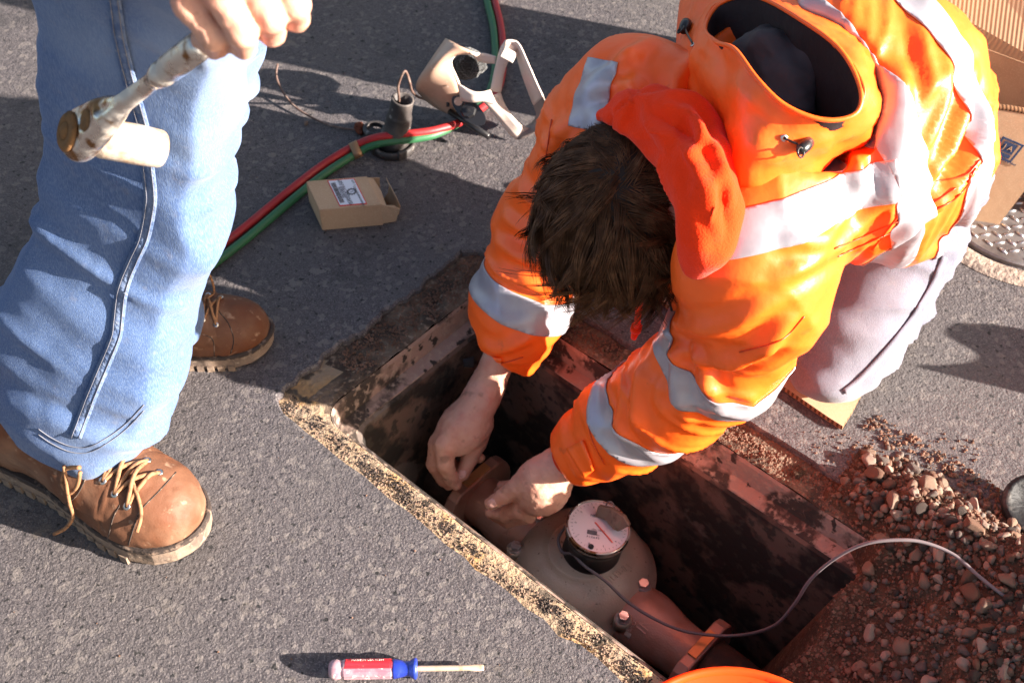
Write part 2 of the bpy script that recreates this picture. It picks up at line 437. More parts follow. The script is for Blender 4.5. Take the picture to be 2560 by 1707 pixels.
M['socket'] = mat('muddy_socket', (0.58, 0.50, 0.42), 0.5, 0.5, metal=0.35, layers=[('noise', 45, 6, 0.5, 0.65, (0.42, 0.28, 0.17))], bumps=[('noise', 120, 6, 0.5, 0.002)])
M['mud'] = mat('brown_mud', (0.22, 0.11, 0.045), 0.9, 0.2, layers=[('noise', 90, 5, 0.5, 0.7, (0.10, 0.06, 0.035))], bumps=[('noise', 120, 6, 0.7, 0.003)])
M['card'] = mat('cardboard', (0.50, 0.32, 0.195), 0.9, 0.15, layers=[('noise', 12, 6, 0.45, 0.75, (0.42, 0.26, 0.155)), ('noise', 500, 3, 0.5, 0.75, (0.56, 0.38, 0.25)), ('noise', 26, 7, 0.68, 0.74, (0.25, 0.16, 0.11), None, 0.5)], bumps=[('noise', 50, 5, 0.2, 0.002)])
M['cardridge'] = mat('corrugated_cardboard', (0.52, 0.335, 0.21), 0.9, 0.15, layers=[('noise', 10, 6, 0.45, 0.75, (0.44, 0.275, 0.165))], bumps=[('wave', 58, 0.5, 0.35, 0.002, (1, 0.05, 0.05, (0, 0, 0.45))), ('noise', 25, 5, 0.4, 0.004)])
M['cardcore'] = mat('cardboard_core', (0.30, 0.16, 0.085), 0.95, 0.1, layers=[('wave', 60, 1.5, 0.4, 0.6, (0.09, 0.045, 0.025))])
M['paper'] = mat('white_label', (0.72, 0.70, 0.74), 0.55, 0.4)
M['redink'] = mat('red_print', (0.70, 0.045, 0.04), 0.6, 0.3)
M['ink'] = mat('grey_print', (0.13, 0.12, 0.13), 0.7, 0.3)
M['navy'] = mat('navy_print', (0.03, 0.05, 0.11), 0.7, 0.3)
M['red_rubber'] = mat('red_hose_rubber', (0.36, 0.016, 0.018), 0.5, 0.4, layers=[('noise', 20, 5, 0.5, 0.7, (0.34, 0.03, 0.03)), ('noise', 60, 4, 0.66, 0.74, (0.10, 0.03, 0.03))], bumps=[('noise', 200, 4, 0.2, 0.001)])
M['green_rubber'] = mat('green_hose_rubber', (0.030, 0.125, 0.050), 0.5, 0.4, layers=[('noise', 24, 5, 0.5, 0.7, (0.05, 0.12, 0.06)), ('noise', 60, 4, 0.66, 0.74, (0.05, 0.07, 0.04))], bumps=[('noise', 200, 4, 0.2, 0.001)])
M['brass'] = mat('brown_clip', (0.30, 0.17, 0.09), 0.5, 0.5, metal=0.5)
M['tan_plastic'] = mat('tan_plastic', (0.55, 0.36, 0.26), 0.38, 0.5, layers=[('noise', 18, 5, 0.45, 0.7, (0.46, 0.28, 0.20)), ('noise', 120, 5, 0.66, 0.72, (0.78, 0.66, 0.56), None, 0.7)], bumps=[('noise', 15, 3, 0.2, 0.006)])
M['strap'] = mat('pale_strap', (0.74, 0.60, 0.52), 0.42, 0.5, layers=[('noise', 60, 6, 0.66, 0.74, (0.35, 0.22, 0.15), None, 0.6)])
M['grey_plastic'] = mat('grey_band', (0.24, 0.19, 0.17), 0.5, 0.4)
M['foam'] = mat('black_fleece_pad', (0.010, 0.009, 0.009), 0.95, 0.3, sheen=0.4, bumps=[('noise', 300, 5, 1.0, 0.006)])
M['tube'] = mat('dusty_black_plastic', (0.045, 0.038, 0.036), 0.6, 0.4, layers=[('noise', 26, 6, 0.5, 0.7, (0.12, 0.10, 0.09)), ('noise', 90, 5, 0.62, 0.7, (0.2, 0.17, 0.15))], bumps=[('noise', 90, 5, 0.4, 0.002)])
M['wire'] = mat('rusty_wire', (0.12, 0.07, 0.055), 0.7, 0.4, layers=[('noise', 60, 4, 0.5, 0.7, (0.24, 0.17, 0.14))])
M['rust'] = mat('rust', (0.15, 0.04, 0.02), 0.9, 0.2, layers=[('noise', 120, 5, 0.5, 0.7, (0.07, 0.025, 0.018))], bumps=[('noise', 150, 6, 0.8, 0.004)])
M['steel'] = mat('worn_steel_plate', (0.30, 0.27, 0.26), 0.5, 0.5, metal=0.75, layers=[('noise', 25, 6, 0.45, 0.7, (0.15, 0.12, 0.11))], bumps=[('noise', 150, 5, 0.4, 0.001)])
M['lug'] = mat('polished_lug', (0.62, 0.60, 0.60), 0.3, 0.5, metal=0.9, layers=[('noise', 90, 4, 0.55, 0.7, (0.3, 0.26, 0.24))])
M['collar'] = mat('concrete_collar', (0.34, 0.26, 0.21), 0.9, 0.2, layers=[('noise', 70, 6, 0.45, 0.7, (0.20, 0.155, 0.13))], bumps=[('noise', 120, 7, 0.9, 0.005)])
M['bucket'] = mat('orange_bucket', (0.95, 0.11, 0.010), 0.38, 0.5, bumps=[('noise', 40, 3, 0.1, 0.001)])
def translucent(m, fac, col):
    t = m.node_tree; b = t.nodes['Principled BSDF']; o = t.nodes['Material Output']
    tr = t.nodes.new('ShaderNodeBsdfTranslucent'); tr.inputs[0].default_value = (*col, 1)
    mx = t.nodes.new('ShaderNodeMixShader'); mx.inputs[0].default_value = fac
    t.links.new(b.outputs[0], mx.inputs[1]); t.links.new(tr.outputs[0], mx.inputs[2]); t.links.new(mx.outputs[0], o.inputs[0])
translucent(M['bucket'], 0.45, (1.0, 0.14, 0.02))
M['bronze'] = mat('bronze_casting', (0.46, 0.36, 0.28), 0.45, 0.5, metal=0.15, layers=[('noise', 20, 5, 0.45, 0.7, (0.38, 0.29, 0.22)), ('noise', 150, 4, 0.66, 0.74, (0.08, 0.05, 0.035))], bumps=[('noise', 350, 5, 0.35, 0.0012), ('noise', 25, 3, 0.1, 0.003)])
M['copper'] = mat('reddish_bronze', (0.46, 0.25, 0.19), 0.45, 0.5, metal=0.3, layers=[('noise', 24, 5, 0.45, 0.7, (0.38, 0.175, 0.12))], bumps=[('noise', 350, 5, 0.35, 0.0012)])
M['machined'] = mat('machined_bronze', (0.62, 0.27, 0.10), 0.4, 0.5, metal=0.4, layers=[('noise', 60, 5, 0.5, 0.7, (0.5, 0.2, 0.08))])
M['iron'] = mat('rusty_iron_pipe', (0.045, 0.028, 0.022), 0.85, 0.3, layers=[('noise', 40, 6, 0.5, 0.7, (0.10, 0.045, 0.028))], bumps=[('noise', 90, 6, 0.6, 0.003)])
M['lid'] = mat('brown_lid', (0.22, 0.165, 0.125), 0.5, 0.4, layers=[('noise', 80, 6, 0.5, 0.65, (0.10, 0.07, 0.05))], bumps=[('noise', 120, 5, 0.3, 0.001)])
M['dial'] = mat('white_dial', (0.80, 0.70, 0.72), 0.25, 0.5, coat=0.6)
M['dialred'] = mat('dial_red', (0.75, 0.12, 0.08), 0.4)
M['zinc'] = mat('zinc_bolt', (0.68, 0.60, 0.60), 0.28, 0.5, metal=0.8, layers=[('noise', 150, 4, 0.6, 0.7, (0.4, 0.28, 0.22))])
M['cable'] = mat('grey_cable', (0.16, 0.13, 0.135), 0.5, 0.4)
M['acetate'] = mat('clear_pink_acetate', (0.40, 0.24, 0.27), 0.2, 0.5, coat=0.4, layers=[('noise', 70, 4, 0.45, 0.65, (0.26, 0.13, 0.17)), ('noise', 160, 3, 0.6, 0.66, (0.65, 0.48, 0.46))])
M['redacet'] = mat('red_acetate', (0.72, 0.02, 0.03), 0.25, 0.5, coat=0.5, layers=[('noise', 90, 5, 0.6, 0.75, (0.75, 0.25, 0.22))])
M['blueacet'] = mat('blue_acetate', (0.015, 0.035, 0.30), 0.25, 0.5, coat=0.6, layers=[('noise', 60, 5, 0.55, 0.75, (0.10, 0.16, 0.45))])
M['shaft'] = mat('rusty_shaft', (0.62, 0.46, 0.34), 0.5, 0.5, metal=0.4, layers=[('noise', 60, 5, 0.5, 0.7, (0.42, 0.25, 0.15))])
M['flannel'] = mat('grey_shirt', (0.12, 0.11, 0.12), 0.9, 0.1)
M['wetblack'] = mat('wet_black_plastic', (0.012, 0.011, 0.012), 0.55, 0.2, layers=[('noise', 50, 5, 0.55, 0.7, (0.07, 0.06, 0.055))], bumps=[('noise', 80, 6, 0.8, 0.004)])
STONES = [mat('stone_%s' % n, c, 0.88, 0.25, layers=[('noise', 60, 6, 0.45, 0.7, c2), ('noise', 220, 3, 0.6, 0.72, (0.08, 0.05, 0.035), None, 0.6)], bumps=[('noise', 130, 6, 0.6, 0.003)]) for n, c, c2 in (
    ('tan', (0.22, 0.145, 0.105), (0.15, 0.095, 0.068)), ('grey', (0.105, 0.082, 0.07), (0.16, 0.125, 0.105)), ('brown', (0.13, 0.07, 0.046), (0.19, 0.105, 0.072)), ('dark', (0.045, 0.033, 0.028), (0.08, 0.058, 0.046)), ('pale', (0.34, 0.255, 0.20), (0.24, 0.17, 0.13)))]

# ================================================================== SETTING
rng = random.Random(7)
nrg = np.random.default_rng(5)
HC = P(668, 1000, 0)
HU = (P(1553, 1696, 0) - HC).normalized()
HV = Vector((-HU.y, HU.x, 0))
def UVW(u, v, z=0.0): return HC + HU * u + HV * v + Vector((0, 0, z))
HL, HW = 1.12, 0.412                 # hole length and width

def rloop(l, r, n, f, rc, z, seg=40, cs=6):     # rounded rectangle in (u,v): left,right,near,far
    out = []
    corners = [(l + rc, n + rc, 180), (r - rc, n + rc, 270), (r - rc, f - rc, 0), (l + rc, f - rc, 90)]
    for i, (cu, cv, a0) in enumerate(corners):
        for k in range(cs + 1):
            a = rad(a0 + 90 * k / cs)
            out.append((cu + rc * math.cos(a), cv + rc * math.sin(a)))
        j = (i + 1) % 4
        e = (corners[j][0] + rc * math.cos(rad(corners[j][2])), corners[j][1] + rc * math.sin(rad(corners[j][2])))
        s = out[-1]
        for k in range(1, seg): out.append((s[0] + (e[0] - s[0]) * k / seg, s[1] + (e[1] - s[1]) * k / seg))
    return [(a, b, z) for a, b in out]

# asphalt sheet with the hole: far ring, near ring and a jittered broken edge
edge = rloop(0.0, HL, 0.0, HW, 0.03, 0.0)
ne = len(edge)
je = []
for i, (a, b, z) in enumerate(edge):
    q = np.array([[a * 45, b * 45, 0.0]]); q2 = np.array([[a * 130, b * 130, 3.0]])
    d = 0.004 * float(vnoise(q, 3)[0]) + 0.0035 * float(vnoise(q2, 4)[0])
    ca, cb = a - HL / 2, b - HW / 2
    nl = math.hypot(ca, cb)
    je.append((a + d * ca / nl, b + d * cb / nl, 0))
V = []; F = []
def ring(k, z):
    r = []
    for (a, b, _) in je:
        x = UVW(HL / 2 + (a - HL / 2) * k, HW / 2 + (b - HW / 2) * k, z)
        r.append(x)
    return r
def circ(rr):
    c = UVW(HL / 2, HW / 2)
    r = []
    for (a, b, _) in edge:
        d = (UVW(a, b) - c); d = d.normalized()
        r.append(c + d * rr)
    return r
rings = [ring(1.0, -0.035), ring(1.0, -0.003), ring(1.006, 0.0), circ(1.2), circ(5), circ(60), circ(600)]
for r in rings: V += r
for k in range(len(rings) - 1):
    for i in range(ne):
        j = (i + 1) % ne
        F.append((k * ne + i, k * ne + j, (k + 1) * ne + j, (k + 1) * ne + i))
F = [f[::-1] for f in F]
ground = struct(mkobj('asphalt_ground', V, F, M['asphalt'], smooth=False))

# vault frame: sloped rim, lip, ledge, wall
def stitch(loops):
    V = []; F = []
    n = len(loops[0])
    for l in loops: V += [UVW(*q) for q in l]
    for k in range(len(loops) - 1):
        for i in range(n):
            j = (i + 1) % n
            F.append((k * n + i, k * n + j, (k + 1) * n + j, (k + 1) * n + i))
    return V, F
def rl(dl, dr, dn, df, rc, z): return rloop(dl, HL - dr, dn, HW - df, rc, z)
rimw = dict(l=0.064, r=0.05, n=0.036, f=0.046)
def rr_(x, rc, z): return rl(rimw['l'] + x, rimw['r'] + x, rimw['n'] + x, rimw['f'] + x, rc, z)
V, F = stitch([rloop(-0.012, HL + .012, -0.012, HW + .012, 0.03, -0.012), rl(0.003, .003, .003, .003, 0.03, -0.010), rl(.032, .025, .018, .023, .032, -0.012), rl(.058, .044, .031, .041, 0.034, -0.009), rr_(0, 0.036, -0.012)])
V = np.array([list(v) for v in V])
nz = fbm(V * 60, 11, 3); V[:, 2] += np.where(np.arange(len(V)) >= ne, 0.003, 0.0) * nz
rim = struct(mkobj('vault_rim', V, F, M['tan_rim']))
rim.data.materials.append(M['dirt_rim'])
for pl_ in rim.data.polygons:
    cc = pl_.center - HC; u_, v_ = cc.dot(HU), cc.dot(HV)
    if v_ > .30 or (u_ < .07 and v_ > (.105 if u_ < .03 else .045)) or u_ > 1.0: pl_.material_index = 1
V, F = stitch([rr_(0.0008, 0.036, -0.0125), rr_(0.003, 0.036, -0.018), rr_(0.005, 0.034, -0.052), rr_(0.024, 0.03, -0.056), rr_(0.026, .03, -0.060)])
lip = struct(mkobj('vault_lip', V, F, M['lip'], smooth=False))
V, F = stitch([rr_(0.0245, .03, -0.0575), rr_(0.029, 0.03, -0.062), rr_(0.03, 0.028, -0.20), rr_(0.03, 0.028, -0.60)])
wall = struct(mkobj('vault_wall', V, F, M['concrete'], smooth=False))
# pit floor, lumpy
nu, nv = 90, 40
uu, vv = np.meshgrid(np.linspace(0.06, HL - 0.05, nu), np.linspace(0.04, HW - 0.05, nv), indexing='ij')
fz = -0.47 + 0.02 * fbm(np.stack([uu.ravel() * 14, vv.ravel() * 14, 0 * uu.ravel()], 1), 21, 4)
_bk = P(1815, 1660, .05) - Vector((0, .142, 0)) - HC
fz = fz + .16 * np.exp(-(((uu.ravel() - _bk.dot(HU)) / .16) ** 2 + ((vv.ravel() - _bk.dot(HV)) / .16) ** 2) ** 2)
V = [UVW(a, b, c) for a, b, c in zip(uu.ravel(), vv.ravel(), fz)]
gi = np.arange(nu * nv).reshape(nu, nv)
def gridF(g): return np.stack([g[:-1, :-1], g[1:, :-1], g[1:, 1:], g[:-1, 1:]], -1).reshape(-1, 4)
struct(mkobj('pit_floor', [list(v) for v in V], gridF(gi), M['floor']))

# soil bank sliding into the hole from the right, and its heap on the asphalt
def soil_h(u, v):
    u = np.asarray(u, float); v = np.asarray(v, float)
    ub = 0.745 + 0.03 * (0.35 - v) + 0.006 * np.sin(v * 60)          # the cut edge
    topz = -0.16 + 0.42 * np.clip(v, -.1, .38) + 0.10 * sstep(0.0, 0.3, u - ub)
    face = np.clip((u - ub) / 0.10, -1, 0)                # steep cut face
    inpit = np.where(u < ub, topz + face * 0.42, topz)
    inpit = np.maximum(inpit, -0.52)
    crest = 0.045 * np.exp(-((v - 0.425) / 0.05) ** 2) * sstep(0.63, 0.80, u) + 0.05 * sstep(.8, 1.0, u) * np.exp(-((v - 0.40) / 0.09) ** 2)
    onpave = crest - 0.012 * sstep(0.47, 0.52, v) - 0.012 * (1 - sstep(0.62, 0.67, u))
    wgt = sstep(0.33, 0.385, v)
    z = inpit * (1 - wgt) + onpave * wgt
    out = sstep(0.50, 0.53, v)
    z = z * (1 - out) + out * -0.02
    return z
nu, nv = 190, 150
uu, vv = np.meshgrid(np.linspace(0.60, 1.30, nu), np.linspace(-0.0, 0.56, nv), indexing='ij')
q = np.stack([uu.ravel(), vv.ravel(), 0 * uu.ravel()], 1)
sz = soil_h(uu.ravel(), vv.ravel())
sz = sz + (0.007 * fbm(q * 28, 31, 4) + 0.0025 * fbm(q * 120, 33, 2)) * np.where(sz > -0.018, 1, 0.3)
sz = np.where((vv.ravel() < .037) & (uu.ravel() < HL - .05), np.minimum(sz, -0.03), sz)
V = [list(UVW(a, b, c)) for a, b, c in zip(uu.ravel(), vv.ravel(), sz)]
gi = np.arange(nu * nv).reshape(nu, nv)
soil = struct(mkobj('soil_bank', V, gridF(gi), M['soil']))
soil_bvh = BVHTree.FromPolygons([Vector(v) for v in V], [tuple(int(i) for i in f) for f in gridF(gi)])
def soil_z(u, v):
    p = UVW(u, v, 1.0)
    h = soil_bvh.ray_cast(p, Vector((0, 0, -1)))
    return h[0].z if h[0] else None

# stones
def stone_mesh(name, seed, mt):
    bm = bmesh.new(); bmesh.ops.create_icosphere(bm, subdivisions=3, radius=1.0)
    r = np.random.default_rng(seed)
    ax = r.uniform(0.65, 1.2, 3)
    pl = [(Vector(r.normal(size=3)).normalized(), r.uniform(0.5, 0.8)) for _ in range(10)]
    for v in bm.verts:
        for n_, d_ in pl:
            e = v.co.dot(n_) - d_
            if e > 0: v.co -= n_ * e * 0.97
        v.co = Vector((v.co.x * ax[0], v.co.y * ax[1], v.co.z * ax[2] * 0.85))
        v.co *= 1 + 0.012 * r.normal()
    for f in bm.faces: f.smooth = True
    me = bpy.data.meshes.new(name); bm.to_mesh(me); bm.free(); me.materials.append(mt); return me
stone_meshes = [stone_mesh('stone', k, STONES[k % 5]) for k in range(15)]
def place_stone(pos, r, parent, k):
    o = bpy.data.objects.new('stone', stone_meshes[k % 15]); COL.objects.link(o)
    o.location = pos; o.scale = (r, r * rng.uniform(.8, 1.1), r * rng.uniform(.7, 1.0)); o.rotation_euler = (rng.uniform(-.5, .5), rng.uniform(-.5, .5), rng.uniform(0, 6.28))
    if parent: o.parent = parent
    return o
cnt = 0; tries = 0
spots = []
while cnt < 296 and tries < 9000:
    tries += 1
    u = rng.uniform(0.66, 0.98); v = rng.uniform(0.08, 0.53)
    z = soil_z(u, v)
    if z is None: continue
    if u < 0.75 + 0.03 * (0.35 - v) and v < 0.36: continue
    if v > 0.36 and u < 0.70 and rng.random() < 0.5: continue
    dens = 0.2 + 0.8 * float(sstep(0.0, 0.12, u - 0.77)) if v < .36 else 1.0
    if rng.random() > dens: continue
    r = rng.choice((0.006, 0.007, 0.008, 0.009, 0.0105, 0.013)) * rng.uniform(0.8, 1.2)
    if v > 0.49: r *= 0.55
    if any((u - a) ** 2 + (v - b) ** 2 < (0.62 * (r + c)) ** 2 for a, b, c in spots): continue
    spots.append((u, v, r))
    place_stone(UVW(u, v, max(z, 0 if v > .42 else -1) + r * rng.uniform(.1, .45)), r, soil, rng.randrange(15)); cnt += 1

# grit: crumbs on rim, bank, pit edge and pavement
def grit(name, pts, sizes, mt, parent):
    V = []; F = []
    oc = np.array([(1, 0, 0), (-1, 0, 0), (0, 1, 0), (0, -1, 0), (0, 0, 1), (0, 0, -1)], float)
    of = np.array([(0, 2, 4), (2, 1, 4), (1, 3, 4), (3, 0, 4), (2, 0, 5), (1, 2, 5), (3, 1, 5), (0, 3, 5)])
    n = len(pts)
    p = np.array([list(q) for q in pts])[:, None, :]
    sc = np.array(sizes)[:, None, None] * nrg.uniform(0.5, 1.3, (n, 6, 1))
    th = nrg.uniform(0, 6.28, n)[:, None]
    x = oc[None, :, 0] * np.cos(th) - oc[None, :, 1] * np.sin(th); y = oc[None, :, 0] * np.sin(th) + oc[None, :, 1] * np.cos(th)
    z = np.repeat(oc[None, :, 2] * 0.8, n, 0)
    V = (np.stack([x, y, z], -1) * sc + p).reshape(-1, 3)
    F = (of[None] + (np.arange(n) * 6)[:, None, None]).reshape(-1, 3)
    o = mkobj(name, V, F, mt, parent, smooth=False); o['kind'] = 'stuff'; return o
pts = []; sz_ = []
for _ in range(9000):
    u = rng.uniform(0.63, 1.08); v = rng.uniform(0.03, 0.54); z = soil_z(u, v)
    if z is None or (u < 0.735 and v < .36): continue
    if z < -0.012 and v > .47: z = 0.001
    pts.append(UVW(u, v, z + 0.001)); sz_.append(rng.choice((.0013, .0018, .0025, .0036)) * rng.uniform(.7, 1.3))
grit('bank_grit', pts, sz_, STONES[2], soil)
bm0 = bmesh.new(); bmesh.ops.create_icosphere(bm0, subdivisions=2, radius=1.0)
iv = np.array([v.co[:] for v in bm0.verts]); itri = np.array([[v.index for v in f.verts] for f in bm0.faces]); bm0.free()
for kk in (0, 1, 2):                 # small half-buried stones, too many to pick apart
    VV = []; FF = []; b_ = 0
    for _ in range(430):
        u = rng.uniform(0.67, 1.0); v = rng.uniform(0.06, 0.51); z = soil_z(u, v)
        if z is None or (v < .36 and (u < .765 or rng.random() > .25 + .75 * float(sstep(0, .12, u - .77)))): continue
        r_ = rng.uniform(.0035, .0065); a_ = rng.uniform(0, 6.28)
        pv = iv.copy()
        for _k in range(6):
            n_ = nrg.normal(size=3); n_ /= np.linalg.norm(n_); e_ = np.maximum(pv @ n_ - nrg.uniform(.5, .8), 0); pv = pv - e_[:, None] * n_
        pv = pv * nrg.uniform(.7, 1.15, 3) * r_
        VV.append(pv + np.array(UVW(u, v, max(z, -.001 if v > .44 else -1) + r_ * .25))); FF.append(itri + b_); b_ += len(iv)
    if VV:
        o = mkobj('small_stones', np.concatenate(VV), np.concatenate(FF), STONES[(2, 0, 1)[kk]], soil); o['kind'] = 'stuff'
pts = []; sz_ = []
for _ in range(2600):                # dirt along the far rim
    u = rng.uniform(0.0, 0.75); v = HW - rng.uniform(0.004, 0.044)
    pts.append(UVW(u, v, -0.010)); sz_.append(rng.uniform(0.001, 0.0034))
for _ in range(1500):
    u = rng.uniform(0.004, 0.058); v = rng.uniform(0.12, HW)
    pts.append(UVW(u, v, -0.010)); sz_.append(rng.uniform(0.001, 0.0030))
grit('rim_dirt', pts, sz_, STONES[2], rim)
pts = []; sz_ = []
for _ in range(2400):                # black asphalt crumbs and pale sand on the lit rim
    u = rng.uniform(-0.002, 0.75); v = min(0.033, max(0.003, rng.gauss(0.019, 0.008)))
    if vnoise(np.array([[u * 40, v * 40, 9.0]]), 8)[0] < -0.05: continue
    pts.append(UVW(u, v, -0.0095)); sz_.append(rng.uniform(0.0008, 0.0023))
grit('rim_crumbs', pts, sz_, STONES[3], rim)
pts = []; sz_ = []
for _ in range(1800):
    u = rng.uniform(-0.002, 0.75); v = rng.uniform(0.002, 0.034)
    pts.append(UVW(u, v, -0.010)); sz_.append(rng.uniform(0.0007, 0.0022))
grit('rim_sand', pts, sz_, STONES[0], rim)
pts = []; sz_ = []
for _ in range(420):                 # crumbs on the pavement near the heap
    x = P(rng.uniform(1750, 2450), rng.uniform(1080, 1320), 0)
    du, dv = (x - HC).dot(HU), (x - HC).dot(HV)
    if dv < HW + .012: continue
    pts.append(x + Vector((0, 0, .001))); sz_.append(rng.uniform(0.0008, 0.0028))
for _ in range(160):
    x = P(rng.uniform(0, 2560), rng.uniform(0, 1700), 0)
    du, dv = (x - HC).dot(HU), (x - HC).dot(HV)
    if -0.01 < dv < HW + .01 and -0.01 < du < HL: continue
    pts.append(x + Vector((0, 0, .0008))); sz_.append(rng.uniform(0.0006, 0.0018))
grit('pavement_grit', pts, sz_, STONES[2], ground)
for (px, py, r, lab) in ((1951, 1147, 10, 'reddish pebble with a long shadow alone on the asphalt right of the pit'), (2187, 1060, 7, 'tiny brown pebble beside the cardboard kneeling pad corner'), (1886, 1040, 7, 'small red pebble in the pad shadow beside the pit rim'),
                         (765, 312, 8, 'small tan pebble alone on shaded asphalt left of the rusty wire'), (2300, 1255, 13, 'pale rounded stone at the top of the gravel heap'), (1450, 1180, 0, '')):
    if not r: continue
    q = P(px, py, 0); R_ = RM(r, q)
    top(place_stone(q + Vector((0, 0, R_ * .6)), R_, None, 0 if r != 13 else 9), lab, 'stone')
# oily spots / leaf crumbs on the pavement are in the asphalt material

# diamond plate cover with concrete collar, upper right
pr = 0.145; pc = Vector((.8135, 1.5445, 0))
V, F = lathe_geo([(pr + 0.006, -0.002), (pr + 0.009, 0.005), (pr + 0.030, 0.0055), (pr + 0.040, 0.001)], 72, Matrix.Translation(pc), False, False)
struct(mkobj('cover_collar', V, F, M['collar']))
cov = root('steel_cover', pc, 'round diamond plate steel cover partly under the cardboard box', 'cover')
V, F = lathe_geo([(pr, -0.001), (pr, 0.006), (pr - 0.003, 0.008)], 72, Matrix.Translation(pc))
mkobj('plate', V, F, M['steel'], cov, smooth=False)
bm = bmesh.new(); bmesh.ops.create_icosphere(bm, subdivisions=1, radius=1.0)
for v in bm.verts: v.co = Vector((v.co.x * 0.0098, v.co.y * 0.0032, max(v.co.z, -.2) * 0.0028))
for f in bm.faces: f.smooth = True
lme = bpy.data.meshes.new('lug'); bm.to_mesh(lme); bm.free(); lme.materials.append(M['lug'])
pit = 0.0178
for i in range(-22, 23):
    for j in range(-22, 23):
        x, y = i * pit, j * pit
        if math.hypot(x, y) > pr - 0.014: continue
        px_, py_ = x + pc.x, y + pc.y
        pass
        o = bpy.data.objects.new('lug', lme); COL.objects.link(o)
        o.location = (x, y, 0.008); o.rotation_euler = (0, 0, rad(8) if (i + j) % 2 else rad(-58)); o.parent = cov

def bvh_of(V, F): return BVHTree.FromPolygons([Vector(v) for v in V], [tuple(int(i) for i in f) for f in F])

# ================================================================== KNEELING MAN
def bounds(pts, m):
    a = np.array([list(q[0]) for q in pts]); r = np.array([q[1] for q in pts])[:, None]
    return (a - r).min(0) - m, (a + r).max(0) + m
def disp(V, F, fn, it=1):
    V = lap(V, F, it); N = vnorm(V, F); return V + N * fn(V, N)[:, None]

# -- joints (pixel, pixel, height, radius in pixels)
T = [PR(*a) for a in ((1770, 430, .38, 175), (1930, 365, .43, 262), (2078, 300, .43, 312), (2165, 320, .40, 280), (2220, 385, .36, 214))]
RA = [PR(*a) for a in ((1590, 270, .41, 152), (1478, 340, .35, 112), (1365, 575, .17, 114), (1296, 760, .06, 106), (1250, 890, -.04, 76), (1222, 945, -.075, 54))]
LA = [PR(*a) for a in ((1880, 600, .40, 165), (1890, 730, .33, 150), (1812, 880, .20, 138), (1690, 985, .10, 118), (1560, 1065, .00, 98), (1462, 1120, -.06, 72), (1432, 1140, -.075, 60))]
# -- jacket
lo, hi = bounds(T + RA + LA, 0.05)
J = SDF(lo, hi, 0.0047)
J.chain(T, 0.06)
hemc = P(2290, 560, .26)                      # skirt of the jacket over the left hip
J.cone(P(2190, 430, .34), P(2245, 505, .27), RM(190, P(2190, 430, .34)), RM(140, P(2245, 505, .27)), 0.05)
J.cone(P(2305, 400, .30), P(2325, 455, .26), RM(122, P(2330, 400, .30)), RM(105, P(2345, 455, .26)), 0.05)
# cut the hem
ha, hb = P(2440, 520, .20), P(2130, 668, .22)
hd_ = (hb - ha).normalized()
hn = (T[-1][0] - T[1][0]).normalized() * .55 + Vector((0.25, -.45, -0.8))
hn = (hn - hd_ * hn.dot(hd_)).normalized()
J.half(ha, hn, 0.01)
J.chain(RA, 0.045); J.chain(LA, 0.05)
J.cone(T[0][0], RA[0][0], T[0][1] * .9, RA[0][1] * .95, 0.06)
J.cone(T[0][0], LA[0][0], T[0][1] * .8, LA[0][1] * .9, 0.06)
J.cone(T[1][0], LA[0][0], T[1][1] * .7, LA[0][1] * .9, 0.06)
# hollow under the hood, open the neck and the cuffs
_v, _f = J.mesh(); jbvh0 = BVHTree.FromPolygons([Vector(v) for v in _v], [tuple(int(i) for i in f) for f in _f])
def hit(bv, px, py, off=0.0):
    h = bv.ray_cast(CAM, ray(px, py).normalized())
    return (h[0] + h[1] * off, h[1]) if h[0] else (None, None)
rimp = [(1762, 70, .50), (1800, 10, .535), (1890, -8, .56), (2010, 55, .565), (2105, 130, .56), (2152, 225, .545), (2138, 285, .53), (2060, 300, .515), (1965, 265, .51), (1895, 200, .508), (1838, 125, .505), (1790, 105, .50)]
basep = [(1690, 130, .40), (1735, -60, .42), (1850, -120, .44), (2045, 0, .46), (2160, 108, .47), (2200, 238, .46), (2178, 330, .44), (2095, 385, .43), (2000, 470, .42), (1855, 500, .42), (1790, 360, .42), (1725, 225, .40)]
def lift(pts, off, w=1.0):
    out = []
    for a, b, z in pts:
        q, _n = hit(jbvh0, a, b)
        out.append((a, b, max(z, q.z + off) if q is not None else z))
    zs = [o[2] for o in out]; n = len(zs)
    return [(o[0], o[1], .25 * zs[i - 1] + .5 * zs[i] + .25 * zs[(i + 1) % n]) for i, o in enumerate(out)]
rimp = lift(rimp, .035); basep = lift(basep, -.022)
rw_ = [P(*q) for q in rimp]
rcen = sum(rw_, Vector()) / len(rw_)
rax = (P(2145, 260, rcen.z) - P(1770, 80, rcen.z)).normalized()
RFm = frame(rcen, rax, Vector((0, 0, 1)))
hx_ = max(abs((q - rcen).dot(rax)) for q in rw_); hy_ = max(abs((RFm.inverted() @ q).y) for q in rw_)
J.ell(rcen + Vector((0, 0, -.015)), (hx_ * .97, hy_ * .97, .125), RFm, k=0.008, mode='sub')
J.cone(P(1815, 45, rcen.z - .025), P(1900, 60, rcen.z - .03), .042, .05, .008, 'sub')
J.cone(P(1812, 88, rcen.z - .03), P(1870, 130, rcen.z - .035), .045, .05, .008, 'sub')
J.ell(P(1650, 480, .40), (0.085, 0.085, 0.11), k=0.02, mode='sub')
for A in (RA, LA):
    d = (A[-1][0] - A[-2][0]).normalized()
    J.half(A[-1][0] + d * 0.006, d, 0.004)
    J.cone(A[-2][0] + d * .01, A[-1][0] + d * 0.05, A[-1][1] * .80, A[-1][1] * .82, 0.004, 'sub')
V, F = J.mesh()
TA, TB = np.array(T[0][0]), np.array(T[-1][0])
